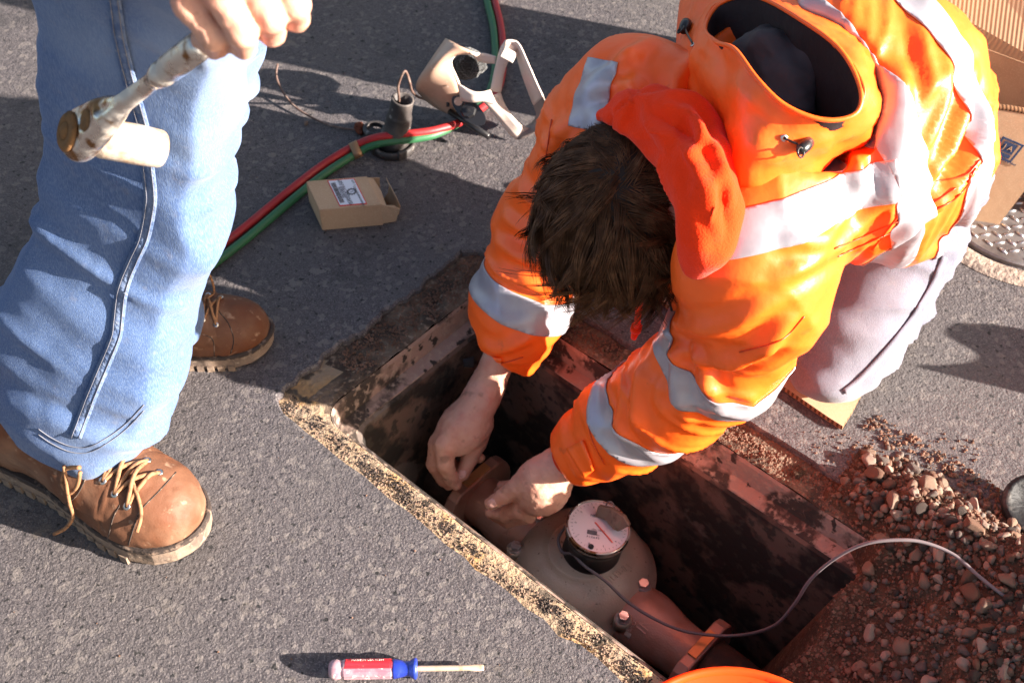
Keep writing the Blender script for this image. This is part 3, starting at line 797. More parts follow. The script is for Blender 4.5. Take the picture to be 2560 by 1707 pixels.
def fold(x, w): return np.exp(-(x / w) ** 2)
def jacket_folds(V, N):
    d = np.zeros(len(V))
    # sleeves: rings of slack cloth, stronger at elbow and cuff
    for A, sd in ((RA, 1), (LA, 2)):
        pl = np.array([list(a[0]) for a in A])
        best = np.full(len(V), 9.0); arc = np.zeros(len(V)); s0 = 0
        for i in range(len(pl) - 1):
            t, dist = seg_t(V, pl[i], pl[i + 1]); L_ = np.linalg.norm(pl[i + 1] - pl[i])
            m = dist < best; best[m] = dist[m]; arc[m] = (s0 + np.clip(t, 0, 1) * L_)[m]; s0 += L_
        wgt = np.clip(1 - (best - 0.075) / 0.03, 0, 1) * sstep(0.03, 0.10, arc)
        q = np.stack([arc * 26, V[:, 0] * 9 + V[:, 1] * 5, V[:, 2] * 9], 1)
        n1 = vnoise(q, 40 + sd); n2 = vnoise(q * np.array([1.9, 1.4, 1.4]) + 5, 43 + sd)
        d += wgt * (0.009 * (1 - np.abs(n1)) ** 4 - .003 + 0.0028 * n2)
    # back: long drapes running from the left hip up and over towards the far shoulder
    t, dist = seg_t(V, TA, TB)
    ax = (TB - TA) / np.linalg.norm(TB - TA)
    wb = sstep(0.25, 0.6, t)
    b1 = np.cross(ax, [0, 0, 1.0]); b1 /= np.linalg.norm(b1); b2 = np.cross(ax, b1)
    sA, sB, sC = V @ ax, V @ b1, V @ b2
    q = np.stack([sA * 17 + sB * 7 + 1.5 * vnoise(V * 5, 49), sB * 3.2, sC * 3.2], 1)
    n1 = vnoise(q, 50); n2 = vnoise(q * np.array([2.1, 1.3, 1.3]) + 9, 51)
    d += wb * (0.017 * (1 - np.abs(n1)) ** 3 - .007 + 0.006 * (1 - np.abs(n2)) ** 3)
    # broad softness everywhere
    rg = vnoise(V @ np.array([[9, 2, 0], [3, 7, 2], [0, 3, 8]]), 57)
    d += 0.004 * fbm(V * 9, 55, 2) + .007 * (1 - np.abs(rg)) ** 5
    return d
V = lap(V, F, 2)
_b = bvh_of(V, F)
FOLDS = [   # (pixel path, height, width): creases drawn where the cloth is pulled
    ([(2462, 270), (2425, 390), (2335, 490), (2235, 580), (2150, 640)], .013, .012), ([(2405, 150), (2405, 300), (2335, 430), (2225, 545), (2150, 600)], .012, .011),
    ([(2335, 110), (2345, 280), (2275, 425), (2165, 540), (2110, 600)], .012, .012), ([(2245, 190), (2262, 330), (2205, 450), (2110, 535)], .010, .012), ([(2112, 335), (2150, 430), (2130, 505)], .010, .010),
    ([(2290, 60), (2310, 200), (2300, 330)], .008, .008), ([(2440, 180), (2450, 300), (2400, 420), (2320, 520)], .009, .008),
    ([(1985, 610), (2060, 590), (2120, 540)], .010, .010), ([(1960, 690), (2040, 650), (2110, 610)], .009, .010), ([(1660, 800), (1800, 815), (1930, 760)], .008, .011), ([(1690, 880), (1800, 905), (1900, 880), (1970, 800)], .010, .010),
    ([(1640, 880), (1600, 960), (1590, 1060)], .008, .010), ([(1690, 860), (1690, 960), (1720, 1050)], .009, .010), ([(1740, 880), (1765, 960), (1800, 1010)], .008, .009), ([(1560, 980), (1555, 1060), (1580, 1120)], .007, .008),
    ([(1262, 545), (1320, 575), (1400, 565)], .009, .010), ([(1245, 610), (1320, 640), (1395, 620)], .008, .010), ([(1290, 470), (1370, 500), (1430, 470)], .008, .011), ([(1200, 850), (1250, 862), (1320, 840)], .007, .008),
    ([(1340, 420), (1400, 330), (1480, 270)], .008, .012), ([(1420, 450), (1440, 380), (1500, 300)], .008, .010), ([(1560, 130), (1590, 210), (1560, 290)], .009, .012), ([(1420, 250), (1520, 205), (1640, 250)], .009, .010), ([(1640, 90), (1560, 150), (1470, 190)], .008, .009), ([(1350, 330), (1400, 400), (1390, 480)], .008, .009), ([(1300, 690), (1360, 720), (1390, 690)], .006, .008)]
FL3 = []
for pix, am, wd_ in FOLDS:
    pl_ = [hit(_b, *a)[0] for a in crv(pix, 6)]
    pl_ = [list(q) for q in pl_ if q is not None]
    if len(pl_) > 2: FL3.append((np.array(pl_), am, wd_))
def drawn_folds(V, N):
    d = np.zeros(len(V))
    for pl_, am, wd_ in FL3:
        m = np.where(((V > pl_.min(0) - .06) & (V < pl_.max(0) + .06)).all(1))[0]
        if not len(m): continue
        best = np.full(len(m), 9.0); tt = np.zeros(len(m))
        for i in range(len(pl_) - 1):
            t, dist = seg_t(V[m], pl_[i], pl_[i + 1]); k = dist < best; best[k] = dist[k]; tt[k] = (i + np.clip(t[k], 0, 1)) / (len(pl_) - 1)
        env = np.sin(np.pi * np.clip(tt * .9 + .05, 0, 1)) ** .6
        d[m] += am * env * (np.exp(-(best / wd_) ** 2) - .55 * np.exp(-((best - 2.0 * wd_) / wd_) ** 2))
    return d
V = disp(V, F, lambda V, N: jacket_folds(V, N) * .75 + drawn_folds(V, N), 0); V = lap(V, F, 1, .25)
# ---- body: torso, limbs and head in skin; hands finer
hc, _ = PR(1560, 508, .36, 100)
face_dir = Vector((-0.45, -0.62, -0.60)).normalized()      # where the face looks: down into the pit
crown = Vector((-0.05, -0.45, 0.88)); crown = (crown - face_dir * crown.dot(face_dir)).normalized()
HM = frame(hc, face_dir, crown)                             # local x = face, y = left ear, z = crown
def H(x, y, z): return HM @ Vector((x, y, z))
B = SDF((-0.1, 0.9, -.02), (0.75, 1.5, 0.62), 0.006)
B.ell(hc, (0.100, 0.083, 0.098), HM, 0.0)
B.ell(H(0.030, 0, -0.055), (0.066, 0.062, 0.085), HM, 0.03)
B.cone(H(0.093, 0, -0.01), H(0.112, 0, -0.04), 0.009, 0.014, 0.012)
for s in (-1, 1):
    B.ell(H(-0.005, s * 0.082, -0.025), (0.020, 0.008, 0.031), HM, 0.006)
    B.ell(H(0.088, s * 0.032, -0.012), (0.012, 0.016, 0.009), HM, 0.006, 'sub')
    B.ell(H(0.086, s * 0.032, -0.012), (0.010, 0.012, 0.009), HM, 0.002)
B.ell(H(0.094, 0, -0.085), (0.012, 0.025, 0.005), HM, 0.006)
nk = P(1745, 435, .40)
B.cone(H(-0.035, 0, -0.05), nk, 0.058, 0.065, 0.03)
B.chain([(a - Vector((0, 0, .03)), r * .52) for a, r in T], 0.05)
B.cone(nk, T[0][0], .06, T[0][1] * .6, .05)
B.cone(T[0][0], RA[0][0], .07, .06, 0.04); B.cone(T[0][0], LA[0][0], .07, .06, 0.04)
B.chain([(a, r * .55) for a, r in RA[:4]], 0.03); B.chain([(a, r * .55) for a, r in LA[:5]], 0.03)
BV, BF = B.mesh(); BV = lap(BV, BF, 2)
def join(parts):
    VV = []; FF = []; b = 0
    for v, f in parts: VV.append(v); FF.append(f + b); b += len(v)
    return np.concatenate(VV), np.concatenate(FF)
def hand(chains, res=0.0019, palm=(), kf=0.0035, cre=None):
    allp = [q for c in chains for q in c] + [(c, max(r)) for c, r, m in palm]
    lo, hi = bounds(allp, 0.012)
    G = SDF(lo, hi, res)
    G.chain(chains[0], 0.012)                               # forearm, wrist
    for c, r, m in palm: G.ell(c, r, m, 0.014)
    for ch in chains[1:]: G.chain(ch, kf, k0=0.011)
    V, F = G.mesh()
    V = disp(V, F, lambda V, N: 0.0006 * fbm(V * 160, 61, 2), 1)
    return V, F
# right hand (left in the picture): bolt pinched between thumb and forefinger
zr = -.115
RF = [PR(*a) for a in ((1250, 890, -.04, 42), (1218, 965, -.09, 41), (1200, 1000, -.10, 43), (1165, 1060, -.125, 56))]
r_th = [PR(*a) for a in ((1205, 1062, -.13, 28), (1192, 1105, -.155, 25), (1172, 1150, -.175, 20), (1157, 1186, -.19, 17))]
r_ix = [PR(*a) for a in ((1150, 1060, -.12, 30), (1112, 1112, -.135, 27), (1113, 1160, -.16, 22), (1128, 1196, -.19, 18), (1140, 1212, -.20, 14))]
r_md = [PR(*a) for a in ((1140, 1060, -.13, 30), (1096, 1110, -.15, 25), (1088, 1160, -.185, 22), (1108, 1196, -.215, 18), (1122, 1212, -.225, 14))]
r_rg = [PR(*a) for a in ((1150, 1070, -.14, 26), (1112, 1110, -.175, 23), (1118, 1160, -.215, 20), (1150, 1170, -.23, 16))]
r_pk = [PR(*a) for a in ((1180, 1075, -.15, 24), (1160, 1115, -.19, 20), (1178, 1142, -.205, 17), (1200, 1144, -.20, 13))]
rp = [(P(1152, 1075, -.128), (0.040, 0.034, 0.020), frame((0, 0, 0), P(1130, 1110, -.14) - P(1200, 1000, -.10), Vector((-.3, -.7, .6))))]
RHV, RHF = hand([RF, r_th, r_ix, r_md, r_rg, r_pk], palm=rp)
# left hand (right in the picture): thumb on the flange bolt
LF = [PR(*a) for a in ((1490, 1110, -.05, 42), (1428, 1146, -.085, 41), (1390, 1168, -.10, 46), (1352, 1205, -.12, 56))]
l_th = [PR(*a) for a in ((1340, 1180, -.105, 34), (1298, 1215, -.13, 27), (1262, 1238, -.15, 21), (1228, 1258, -.165, 17))]
l_ix = [PR(*a) for a in ((1340, 1230, -.14, 32), (1302, 1270, -.175, 25), (1262, 1285, -.20, 21), (1228, 1282, -.205, 16))]
l_md = [PR(*a) for a in ((1350, 1240, -.15, 30), (1318, 1285, -.19, 24), (1272, 1300, -.22, 20), (1240, 1290, -.225, 15))]
l_rg = [PR(*a) for a in ((1360, 1215, -.155, 28), (1310, 1240, -.21, 22), (1275, 1238, -.235, 18), (1250, 1228, -.235, 15))]
l_pk = [PR(*a) for a in ((1355, 1200, -.155, 24), (1300, 1215, -.205, 19), (1275, 1215, -.215, 15), (1253, 1213, -.215, 12))]
lp = [(P(1362, 1222, -.13), (0.042, 0.036, 0.024), frame((0, 0, 0), P(1310, 1260, -.15) - P(1400, 1165, -.10), Vector((-.1, -.5, .8))))]
LHV, LHF = hand([LF, l_th, l_ix, l_md, l_rg, l_pk], palm=lp)
V1, F1 = join([(BV, BF), (RHV, RHF), (LHV, LHF)])
man = top(mkobj('person', V1, F1, M['skin']), 'person in fluorescent orange jacket kneeling and reaching both hands into the pit', 'person')
# nails
def nail(pos, along, out, s, parent):
    fm = frame(pos, along, out)
    bm = bmesh.new(); bmesh.ops.create_uvsphere(bm, u_segments=12, v_segments=8, radius=1.0)
    for v in bm.verts: v.co = fm @ Vector((v.co.x * s * 1.25, v.co.y * s, v.co.z * s * .35))
    me = bpy.data.meshes.new('nail'); bm.to_mesh(me); bm.free(); me.materials.append(M['nail'])
    for p_ in me.polygons: p_.use_smooth = True
    return par(link(bpy.data.objects.new('nail', me)), parent)
def nail_on(BVH_, px, py, along, s, parent):
    h = BVH_.ray_cast(CAM, ray(px, py).normalized())
    if h[0]: nail(h[0] - h[1] * s * .12, along, h[1], s, parent)
rb = bvh_of(RHV, RHF); lb = bvh_of(LHV, LHF)
nail_on(rb, 1155, 1184, r_th[3][0] - r_th[2][0], 0.0065, man)
nail_on(lb, 1230, 1258, l_th[3][0] - l_th[2][0], 0.0068, man)
# jacket object
jk = mkobj('jacket', V, F, M['orange'], man)
jbvh = bvh_of(V, F)
bmJ = bmesh.new(); bmJ.from_mesh(jk.data)
def hit(bv, px, py, off=0.0):
    h = bv.ray_cast(CAM, ray(px, py).normalized())
    return (h[0] + h[1] * off, h[1]) if h[0] else (None, None)
def tape(cuts, keep, name='reflective_stripe', src=None, parent=None, mt=None, th=0.0016):
    bm = (src or bmJ).copy()
    for co, no in cuts:             # keep the side opposite the normal
        g = bm.verts[:] + bm.edges[:] + bm.faces[:]
        bmesh.ops.bisect_plane(bm, geom=g, plane_co=co, plane_no=no, clear_outer=True)
    kill = [f for f in bm.faces if not keep(f.calc_center_median())]
    bmesh.ops.delete(bm, geom=kill, context='FACES')
    bm.normal_update()
    for v in bm.verts: v.co += v.normal * 0.0006
    me = bpy.data.meshes.new(name); bm.to_mesh(me); bm.free()
    for p_ in me.polygons: p_.use_smooth = True
    me.materials.append(mt or M['tape'])
    o = par(link(bpy.data.objects.new(name, me)), parent or jk)
    return solid(o, th, 1.0)
def slab(c, n, wd):
    n = Vector(n).normalized(); c = Vector(c)
    return [(c + n * wd / 2, n), (c - n * wd / 2, -n)]
def near_seg(a, b, lim): 
    a = Vector(a); b = Vector(b); ab = b - a
    def k(p):
        t = max(0, min(1, (p - a).dot(ab) / ab.length_squared)); return (p - a - ab * t).length < lim
    return k
TW = 0.046
def sleeve(A, i, t, tilt=(0, 0, 0), wd=TW):
    a, b = A[i][0], A[i + 1][0]
    c = a.lerp(b, t); n = (b - a).normalized() + Vector(tilt)
    lim = A[i][1] * 1.45
    tape(slab(c, n, wd), lambda p: (p - c).length < lim)
sleeve(RA, 2, .82, (-.05, 0.0, .1))
sleeve(LA, 1, .95, (-.1, .2, 0))
sleeve(LA, 3, .55, (0.10, 0, .0))
# ring round the trunk and the two bands over the shoulders
tax = (T[3][0] - T[0][0]).normalized()
ringc = T[2][0] + tax * -0.022
ringn = tax + Vector((0, .28, .12))
tape(slab(ringc, ringn, TW), lambda p: p.z > 0.12 and (p - T[2][0]).length < .26)
ring2 = ringc + tax * .115
tape(slab(ring2, ringn, TW * .9), lambda p: p.z > 0.12 and (p - T[3][0]).length < .3)
def tape_line(p1, p2, wd=TW, ext=0.0):
    a, n1 = hit(jbvh, *p1); b, n2 = hit(jbvh, *p2)
    if a is None or b is None: return
    m, nm = hit(jbvh, (p1[0] + p2[0]) / 2, (p1[1] + p2[1]) / 2)
    d = (b - a).normalized(); n = d.cross(nm).normalized()
    tape(slab(m, n, wd) + [(b + d * ext, d), (a - d * ext, -d)], lambda p: (p - m).length < (b - a).length * .75 + .03 and (p - m).dot(nm) > -.07)
tape_line((1775, 612), (2230, 470), ext=.01)
tape_line((1690, 40), (1515, 150))
tape_line((1500, 150), (1452, 320))
def surf_path(bv, pix, off=.0015, n=8):
    out = []
    for a in crv([(x, y) for x, y in pix], n):
        q, nn = hit(bv, a[0], a[1], off)
        if q is not None and (not out or (q - out[-1]).length < .06): out.append(q)
    return out
# stitched seams
def jseam(pix, r=.0007, m='stitch'):
    p_ = surf_path(jbvh, pix, .0008, 8)
    if len(p_) > 4: tube('seam', p_, r, M[m], jk, 5, 0)
M['dkorange'] = nylon('orange_seam', (0.62, 0.05, 0.004))
for pix in ([(1176, 872), (1215, 898), (1260, 905), (1308, 892)], [(1470, 1030), (1478, 1090), (1512, 1160)], [(2095, 640), (2240, 575), (2330, 530), (2400, 485), (2440, 420)], [(2085, 622), (2230, 560), (2320, 515), (2390, 470)],
            [(2290, 480), (2230, 560), (2180, 625)], [(2330, 455), (2410, 440), (2450, 400)], [(1850, 880), (1950, 850), (2010, 790)], [(1380, 300), (1360, 420), (1345, 520)]):
    jseam(pix, .0009, 'dkorange')
# loose front edge with the zip hanging under the chin
V_ = []
for a_, b_ in (((1648, 690, .31), (1735, 705, .33)), ((1672, 740, .27), (1738, 760, .29)), ((1690, 800, .23), (1728, 812, .245)), ((1698, 852, .20), (1715, 858, .205))):
    for t_ in (0, .33, .66, 1): V_.append(list(P(*[a_[k] * (1 - t_) + b_[k] * t_ for k in range(3)]) + Vector((0, -.006 * math.sin(t_ * 3.1), .004 * math.sin(t_ * 6)))))
solid(mkobj('front_flap', V_, gridF(np.arange(16).reshape(4, 4)), M['orange'], jk), .004, 0)
tube('zip', [P(1646, 692, .312), P(1670, 742, .272), P(1688, 800, .232), P(1696, 850, .20)], .0028, M['black'], jk, 6, 4)
# cuff tabs
def patch(bv, quad, name, mt, parent, th=0.0015, off=0.001, n=6):
    g = []
    for i in range(n + 1):
        for j in range(n + 1):
            s, t = i / n, j / n
            a = [quad[0][k] * (1 - s) + quad[1][k] * s for k in (0, 1)]; b = [quad[3][k] * (1 - s) + quad[2][k] * s for k in (0, 1)]
            q, nn = hit(bv, a[0] * (1 - t) + b[0] * t, a[1] * (1 - t) + b[1] * t, off)
            g.append(q)
    last = next((q for q in g if q is not None), Vector())
    for i in range(len(g)):
        if g[i] is None or (g[i] - last).length > 0.05:
            dd = ray(*[quad[0][k] * (1 - (i // (n + 1)) / n) + quad[1][k] * (i // (n + 1)) / n for k in (0, 1)])
            g[i] = last.copy() if g[i] is None else g[i]
        last = g[i]
    F = gridF(np.arange((n + 1) ** 2).reshape(n + 1, n + 1))
    o = mkobj(name, [list(q) for q in g], F[:, ::-1], mt, parent)
    # face the camera
    o.data.update()
    if o.data.polygons[0].normal.dot(CAM - g[0]) < 0: o.data.flip_normals()
    return solid(o, th, 1.0)
patch(jbvh, [(1186, 885), (1256, 892), (1252, 946), (1182, 930)], 'cuff_tab', M['orange'], jk, .003, .002)
patch(jbvh, [(1462, 1098), (1488, 1170), (1462, 1190), (1420, 1120)], 'cuff_tab', M['orange'], jk, .003, .002)
vt = [P(1186, 890, -.03), P(1158, 897, -.035), P(1160, 915, -.045), P(1184, 918, -.045)]
solid(mkobj('cuff_strap', [list(q) for q in vt], [(0, 1, 2, 3)], M['velcro'], jk), .003)
# knitted inner cuff showing at the left wrist
dw = (LF[1][0] - LF[0][0]).normalized()
cc = LA[-1][0] + dw * 0.004
Vt, Ft = lathe_geo([(0.026, -0.02), (0.0285, 0.0), (0.028, 0.008), (0.0255, 0.012)], 28, frame(cc, dw.orthogonal(), dw) , False, False)
mkobj('knit_cuff', Vt, Ft, M['knit'], jk)

# -- red hoodie hood bunched round the neck
HD = [PR(*a) for a in ((1512, 352, .41, 34), (1545, 322, .44, 50), (1606, 296, .475, 70), (1692, 322, .495, 84), (1748, 410, .495, 84), (1772, 520, .48, 68), (1764, 610, .45, 50), (1748, 665, .42, 38))]
lo, hi = bounds(HD, .04)
G = SDF(lo, hi, 0.0042)
G.chain(HD, 0.03)
G.cone(P(1640, 262, .45), P(1790, 300, .46), RM(42, P(1640, 262, .45)), RM(30, P(1790, 300, .46)), .04)
G.ell(hc, (0.110, 0.095, 0.110), HM, 0.012, 'sub')
for pa_ in (((1580, 318), (1690, 352), (1740, 450)), ((1665, 250), (1722, 300), (1700, 350)), ((1800, 470), (1770, 560), (1778, 640))):
    pp_ = [hit(bvh_of(*G.mesh()), *q_)[0] for q_ in pa_]
    for a_, b_ in zip(pp_, pp_[1:]):
        if a_ and b_: G.cone(a_, b_, .004, .003, .012, 'sub')
Vh, Fh = G.mesh()
def hood_folds(V, N):
    c = np.array(hc); rel = V - c
    a = np.arctan2(rel[:, 1], rel[:, 0]); r_ = np.linalg.norm(rel, axis=1)
    n1 = vnoise(np.stack([r_ * 34, a * 1.6, V[:, 2] * 8], 1), 71)
    return 0.008 * (0.6 - np.abs(n1) * 2) + 0.003 * fbm(V * 22, 73, 2)
_b = bvh_of(Vh, Fh)
HF3 = []
for pix, am, wd_ in (([(1540, 335), (1660, 335), (1735, 400), (1768, 510), (1765, 620)], .009, .009), ([(1650, 262), (1735, 305), (1800, 400), (1822, 500)], .008, .008), ([(1600, 290), (1650, 330), (1660, 370)], .007, .007), ([(1720, 270), (1750, 330), (1730, 390)], .007, .006), ([(1800, 420), (1780, 500), (1800, 590)], .006, .006)):
    pl_ = [hit(_b, *a)[0] for a in crv(pix, 6)]; pl_ = [list(q) for q in pl_ if q is not None]
    if len(pl_) > 2: HF3.append((np.array(pl_), am, wd_))
_keep = FL3; FL3 = HF3
Vh = disp(Vh, Fh, lambda V, N: hood_folds(V, N) * .6 + drawn_folds(V, N), 2); Vh = lap(Vh, Fh, 1, .3)
FL3 = _keep
hood_red = mkobj('hoodie_hood', Vh, Fh, M['fleece'], man)
# drawcord of the hoodie
dc = [P(1602, 700, .30), P(1600, 750, .24), P(1594, 800, .19), P(1590, 822, .165)]
cord = tube('drawcord', dc, 0.0042, M['fleece'], man, 8)
Vt, Ft = tube_geo([P(1592, 815, .172), P(1589, 826, .162)], 0.0072, 10); mkobj('knot', Vt, Ft, M['fleece'], cord)
tube('tail', [P(1590, 826, .162), P(1584, 845, .145)], [.0055, .004], M['fleece'], cord, 8, 2)

# -- jacket hood lying open on the shoulders
def scaled(pts, k, dz, cxy, add=(0, 0)): return [(cxy[0] + (a - cxy[0]) * k + add[0], cxy[1] + (b - cxy[1]) * k + add[1], z + dz) for a, b, z in pts]
NR = 12
def mix3(A, B_, t, dz): return [tuple(A[i][k] * (1 - t) + B_[i][k] * t + (dz if k == 2 else 0) for k in range(3)) for i in range(len(A))]
loops_o = [basep, mix3(basep, rimp, .35, .013), mix3(basep, rimp, .7, .010), mix3(basep, rimp, .93, .003), rimp]
def wsc(k, dz): return [list(rcen + (q - rcen) * k + Vector((0, 0, dz))) for q in rw_]
loops_i = [wsc(1, 0), wsc(.96, -.004), wsc(.90, -.030), wsc(.80, -.065), wsc(.66, -.095), wsc(.40, -.108), wsc(.04, -.110)]
def loft(loops, n=7, wr=0.0, seed=0, world=False):
    rings = [np.array([list(q if world else P(*q)) for q in crv(l, n, True)]) for l in loops]
    dense = []
    A = [r.copy() for r in rings]
    for i in range(len(A) - 1):
        for t in np.linspace(0, 1, 5, endpoint=False):
            p0 = A[max(i - 1, 0)]; p1 = A[i]; p2 = A[i + 1]; p3 = A[min(i + 2, len(A) - 1)]
            dense.append(0.5 * ((2 * p1) + (p2 - p0) * t + (2 * p0 - 5 * p1 + 4 * p2 - p3) * t * t + (3 * p1 - p0 - 3 * p2 + p3) * t ** 3))
    dense.append(A[-1])
    m = len(dense[0]); V = np.concatenate(dense)
    g = np.arange(len(dense) * m).reshape(len(dense), m); g = np.concatenate([g, g[:, :1]], 1)
    F = gridF(g)
    if wr:
        N = vnorm(V, F); V = V + N * (wr * fbm(V * np.array([22, 22, 30]), seed, 3))[:, None]
    return V, F
Vo, Fo = loft(loops_o, 7, .007, 81)
jh = mkobj('jacket_hood', Vo, Fo, M['orange'], man); solid(jh, .0025, 0)
Vi, Fi = loft(loops_i, 7, .002, 83, True)
mkobj('hood_lining', Vi, Fi, M['lining'], jh)
# thick hem round the opening
c = crv([list(P(a, b, z + .001)) for a, b, z in rimp], 7, True); c.append(c[0])
mkobj('hood_hem', *tube_geo(c, 0.0026, 8, False), M['orange'], jh)
# grey padded panel folded inside the hood
pz = rcen.z - .035
gp = [(P(1858, 118, pz), .018), (P(1925, 150, pz), .030), (P(1975, 205, pz), .030), (P(2000, 252, pz), .018)]
G = SDF(*[np.array(q) for q in bounds(gp, .05)], 0.004)
G.chain(gp, .03)
Vg, Fg = G.mesh(); Vg = disp(Vg, Fg, lambda V, N: .005 * fbm(V * 26, 85, 3) + .012 * (1 - np.abs(vnoise(V @ np.array([[30, 8, 4], [6, 14, 5], [4, 6, 22]]), 87))) ** 3 - .006, 2)
mkobj('hood_padding', Vg, Fg, M['lining_grey'], jh)
# cord locks
hbv = bvh_of(Vo, Fo)
def cordlock(px, py, ex, ey, lx, ly):
    q, nn = hit(hbv, px, py, .001)
    if q is None: q, nn = hit(jbvh, px, py, .004)
    e, ne_ = hit(hbv, ex, ey, .001)
    if e is None: e, ne_ = hit(jbvh, ex, ey, .002)
    Mx = frame(q + nn * .006, (P(lx, ly, q.z) - P(px, py, q.z)), nn)
    Vc, Fc = lathe_geo([(.003, -.011), (.0062, -.0095), (.0070, -.003), (.0066, .005), (.004, .010)], 14, Mx @ Matrix.Rotation(rad(90), 4, 'Y'))
    o = mkobj('cord_lock', Vc, Fc, M['black'], jh)
    tube('cord', [e, (e + q) / 2 + nn * .006, q + nn * .006], .0013, M['black'], o, 6, 4)
    rp_ = [q + nn * .008 + Mx.to_3x3() @ Vector((.011 + .005 * math.cos(a), .005 * math.sin(a), .002)) for a in np.linspace(0, 6.28, 14)]
    tube('cord_loop', rp_, .0012, M['black'], o, 6, 0)
    Vc, Fc = lathe_geo([(.0018, 0), (.0038, 0), (.0038, .0012), (.0018, .0012)], 16, frame(e, nn.orthogonal(), nn), False, False)
    mkobj('eyelet', Vc, Fc, M['eyelet'], o)
cordlock(1722, 78, 1735, 113, 1716, 95)
cordlock(2006, 362, 1960, 345, 1996, 372)

# -- trousers, lower legs and boots of the kneeling man
K = [PR(*a) for a in ((2250, 430, .28, 150), (2222, 600, .21, 140), (2130, 800, .12, 130), (2075, 895, .075, 98))]
K2 = [PR(*a) for a in ((2110, 885, .065, 92), (2215, 740, .07, 112), (2295, 600, .07, 80), (2345, 490, .07, 60))]
KR = [PR(*a) for a in ((2120, 330, .30, 170), (1980, 480, .2, 140), (1860, 600, .08, 105))]
KR2 = [PR(*a) for a in ((1860, 600, .07, 100), (2020, 420, .07, 100), (2170, 260, .07, 80))]
lo, hi = bounds(K + K2 + KR + KR2, .04)
G = SDF(lo, hi, 0.0058)
G.chain(K, .035); G.chain(K2, .012); G.chain(KR, .035); G.chain(KR2, .012)
G.cone(K[0][0], KR[0][0], .10, .10, .05)
G.half((0, 0, 0.006), (0, 0, -1), .004)
Vj, Fj = G.mesh()
def knee_folds(V, N):
    t, d = seg_t(V, list(K[0][0]), list(K[3][0]))
    q = np.stack([t * 3.2 + V[:, 0] * 5, V[:, 2] * 16, V[:, 1] * 3], 1)
    n1 = vnoise(q, 91)
    rg = vnoise(V @ np.array([[6, 3, 2], [4, 9, 3], [2, 2, 22]]), 95)
    return .012 * (1 - np.abs(n1)) ** 3 * (1 - .5 * sstep(.6, 1, t)) + .010 * (1 - np.abs(rg)) ** 4 - .004 + .003 * fbm(V * 20, 93, 2)
Vj = disp(Vj, Fj, knee_folds, 2)
jeans = mkobj('jeans', Vj, Fj, M['denim_pale'], man)
jnb = bvh_of(Vj, Fj)
for pts_ in (((2345, 490, .07), (2400, 400, .055)), ((2170, 260, .07), (2250, 150, .055))):
    a = P(*pts_[0]); b = P(*pts_[1])
    G = SDF(np.minimum(a, b) - .1, np.maximum(a, b) + .1, .006); G.cone(a, b, .05, .045, .02); G.cone(b, b + Vector((.01, .02, -.012)), .05, .042, .02); G.half((0, 0, .004), (0, 0, -1))
    vb, fb = G.mesh(); mkobj('boot', vb, fb, M['leather'], man)

# -- hair: scalp cap of strands
bm = bmesh.new()
scV, scF = None, None
G = SDF(np.array(hc) - .15, np.array(hc) + .15, .005)
G.ell(hc, (0.1035, 0.0895, 0.1015), HM, 0)
G.half(H(.052, 0, -.02), HM.to_3x3() @ Vector((.75, 0, -.62)), .01)
G.half(H(-.05, 0, -.058), HM.to_3x3() @ Vector((-.1, 0, -1)), .01)
sv, sf = G.mesh()
scalp = mkobj('hair', sv, sf, M['scalp'], man)
wh, _ = hit(bvh_of(sv, sf), 1545, 448)
if wh is None: wh = H(-.03, 0, .095)
whl = HM.inverted() @ wh
hr = np.random.default_rng(12)
er = np.array([0.103, 0.089, 0.101])
wl = np.array(whl) / er; wl /= np.linalg.norm(wl)
inv = np.array([list(r)[:3] for r in HM.to_3x3()])
grav = np.array((HM.to_3x3().inverted() @ Vector((0, 0, -1)))[:])
NSEG = 8
def hair_ok(d): return not (d[0] * .75 - d[2] * .62 > .62 or d[2] < -.55 or (abs(d[1]) > .9 and d[2] < -.1))
def grow(d, L_, jit, lift):
    r0 = d - wl * (d @ wl); l0 = np.linalg.norm(r0) + 1e-6; r0 = r0 / l0
    flow = r0 + np.cross(wl, r0) * 0.8 * math.exp(-l0 * 1.3) + np.array([.45, -.15, 0]) * max(0, d[0] + .2) + hr.normal(size=3) * jit
    flow -= d * (flow @ d); flow /= np.linalg.norm(flow) + 1e-9
    nrm = d / er; nrm /= np.linalg.norm(nrm)
    cur = d * er; dirn = flow * .85 + nrm * (.25 + lift * 40)
    bend = np.cross(nrm, flow) * hr.normal() * .35
    out = []
    for k in range(NSEG + 1):
        out.append(cur.copy())
        dirn = dirn + bend * .22 + grav * .10 - nrm * .13; dirn /= np.linalg.norm(dirn)
        cur = cur + dirn * L_ / NSEG
        q = cur / er; l2 = np.linalg.norm(q); mind = 1.012 + lift * 6 * (k + 1) / NSEG
        if l2 < mind: cur = cur * (mind / l2)
    return np.array(out), nrm
guides = []
while len(guides) < 520:
    d = hr.normal(size=3); d /= np.linalg.norm(d)
    if not hair_ok(d): continue
    back = min(1.0, max(0.0, (-d[0] - .10) * 1.9 + max(0, -d[2]) * .8))
    L_ = (.066 * (1 - back) + .012 * back) * hr.uniform(.7, 1.25) * (1.25 if d[0] > .2 else 1)
    g, n_ = grow(d, L_, .26 * (1 - back) + .08, (.003 + .014 * hr.random()) * (1 - .8 * back))
    guides.append((d, g, back))
GD = np.array([g[0] for g in guides])
HVt = []; HFt = []; base = 0
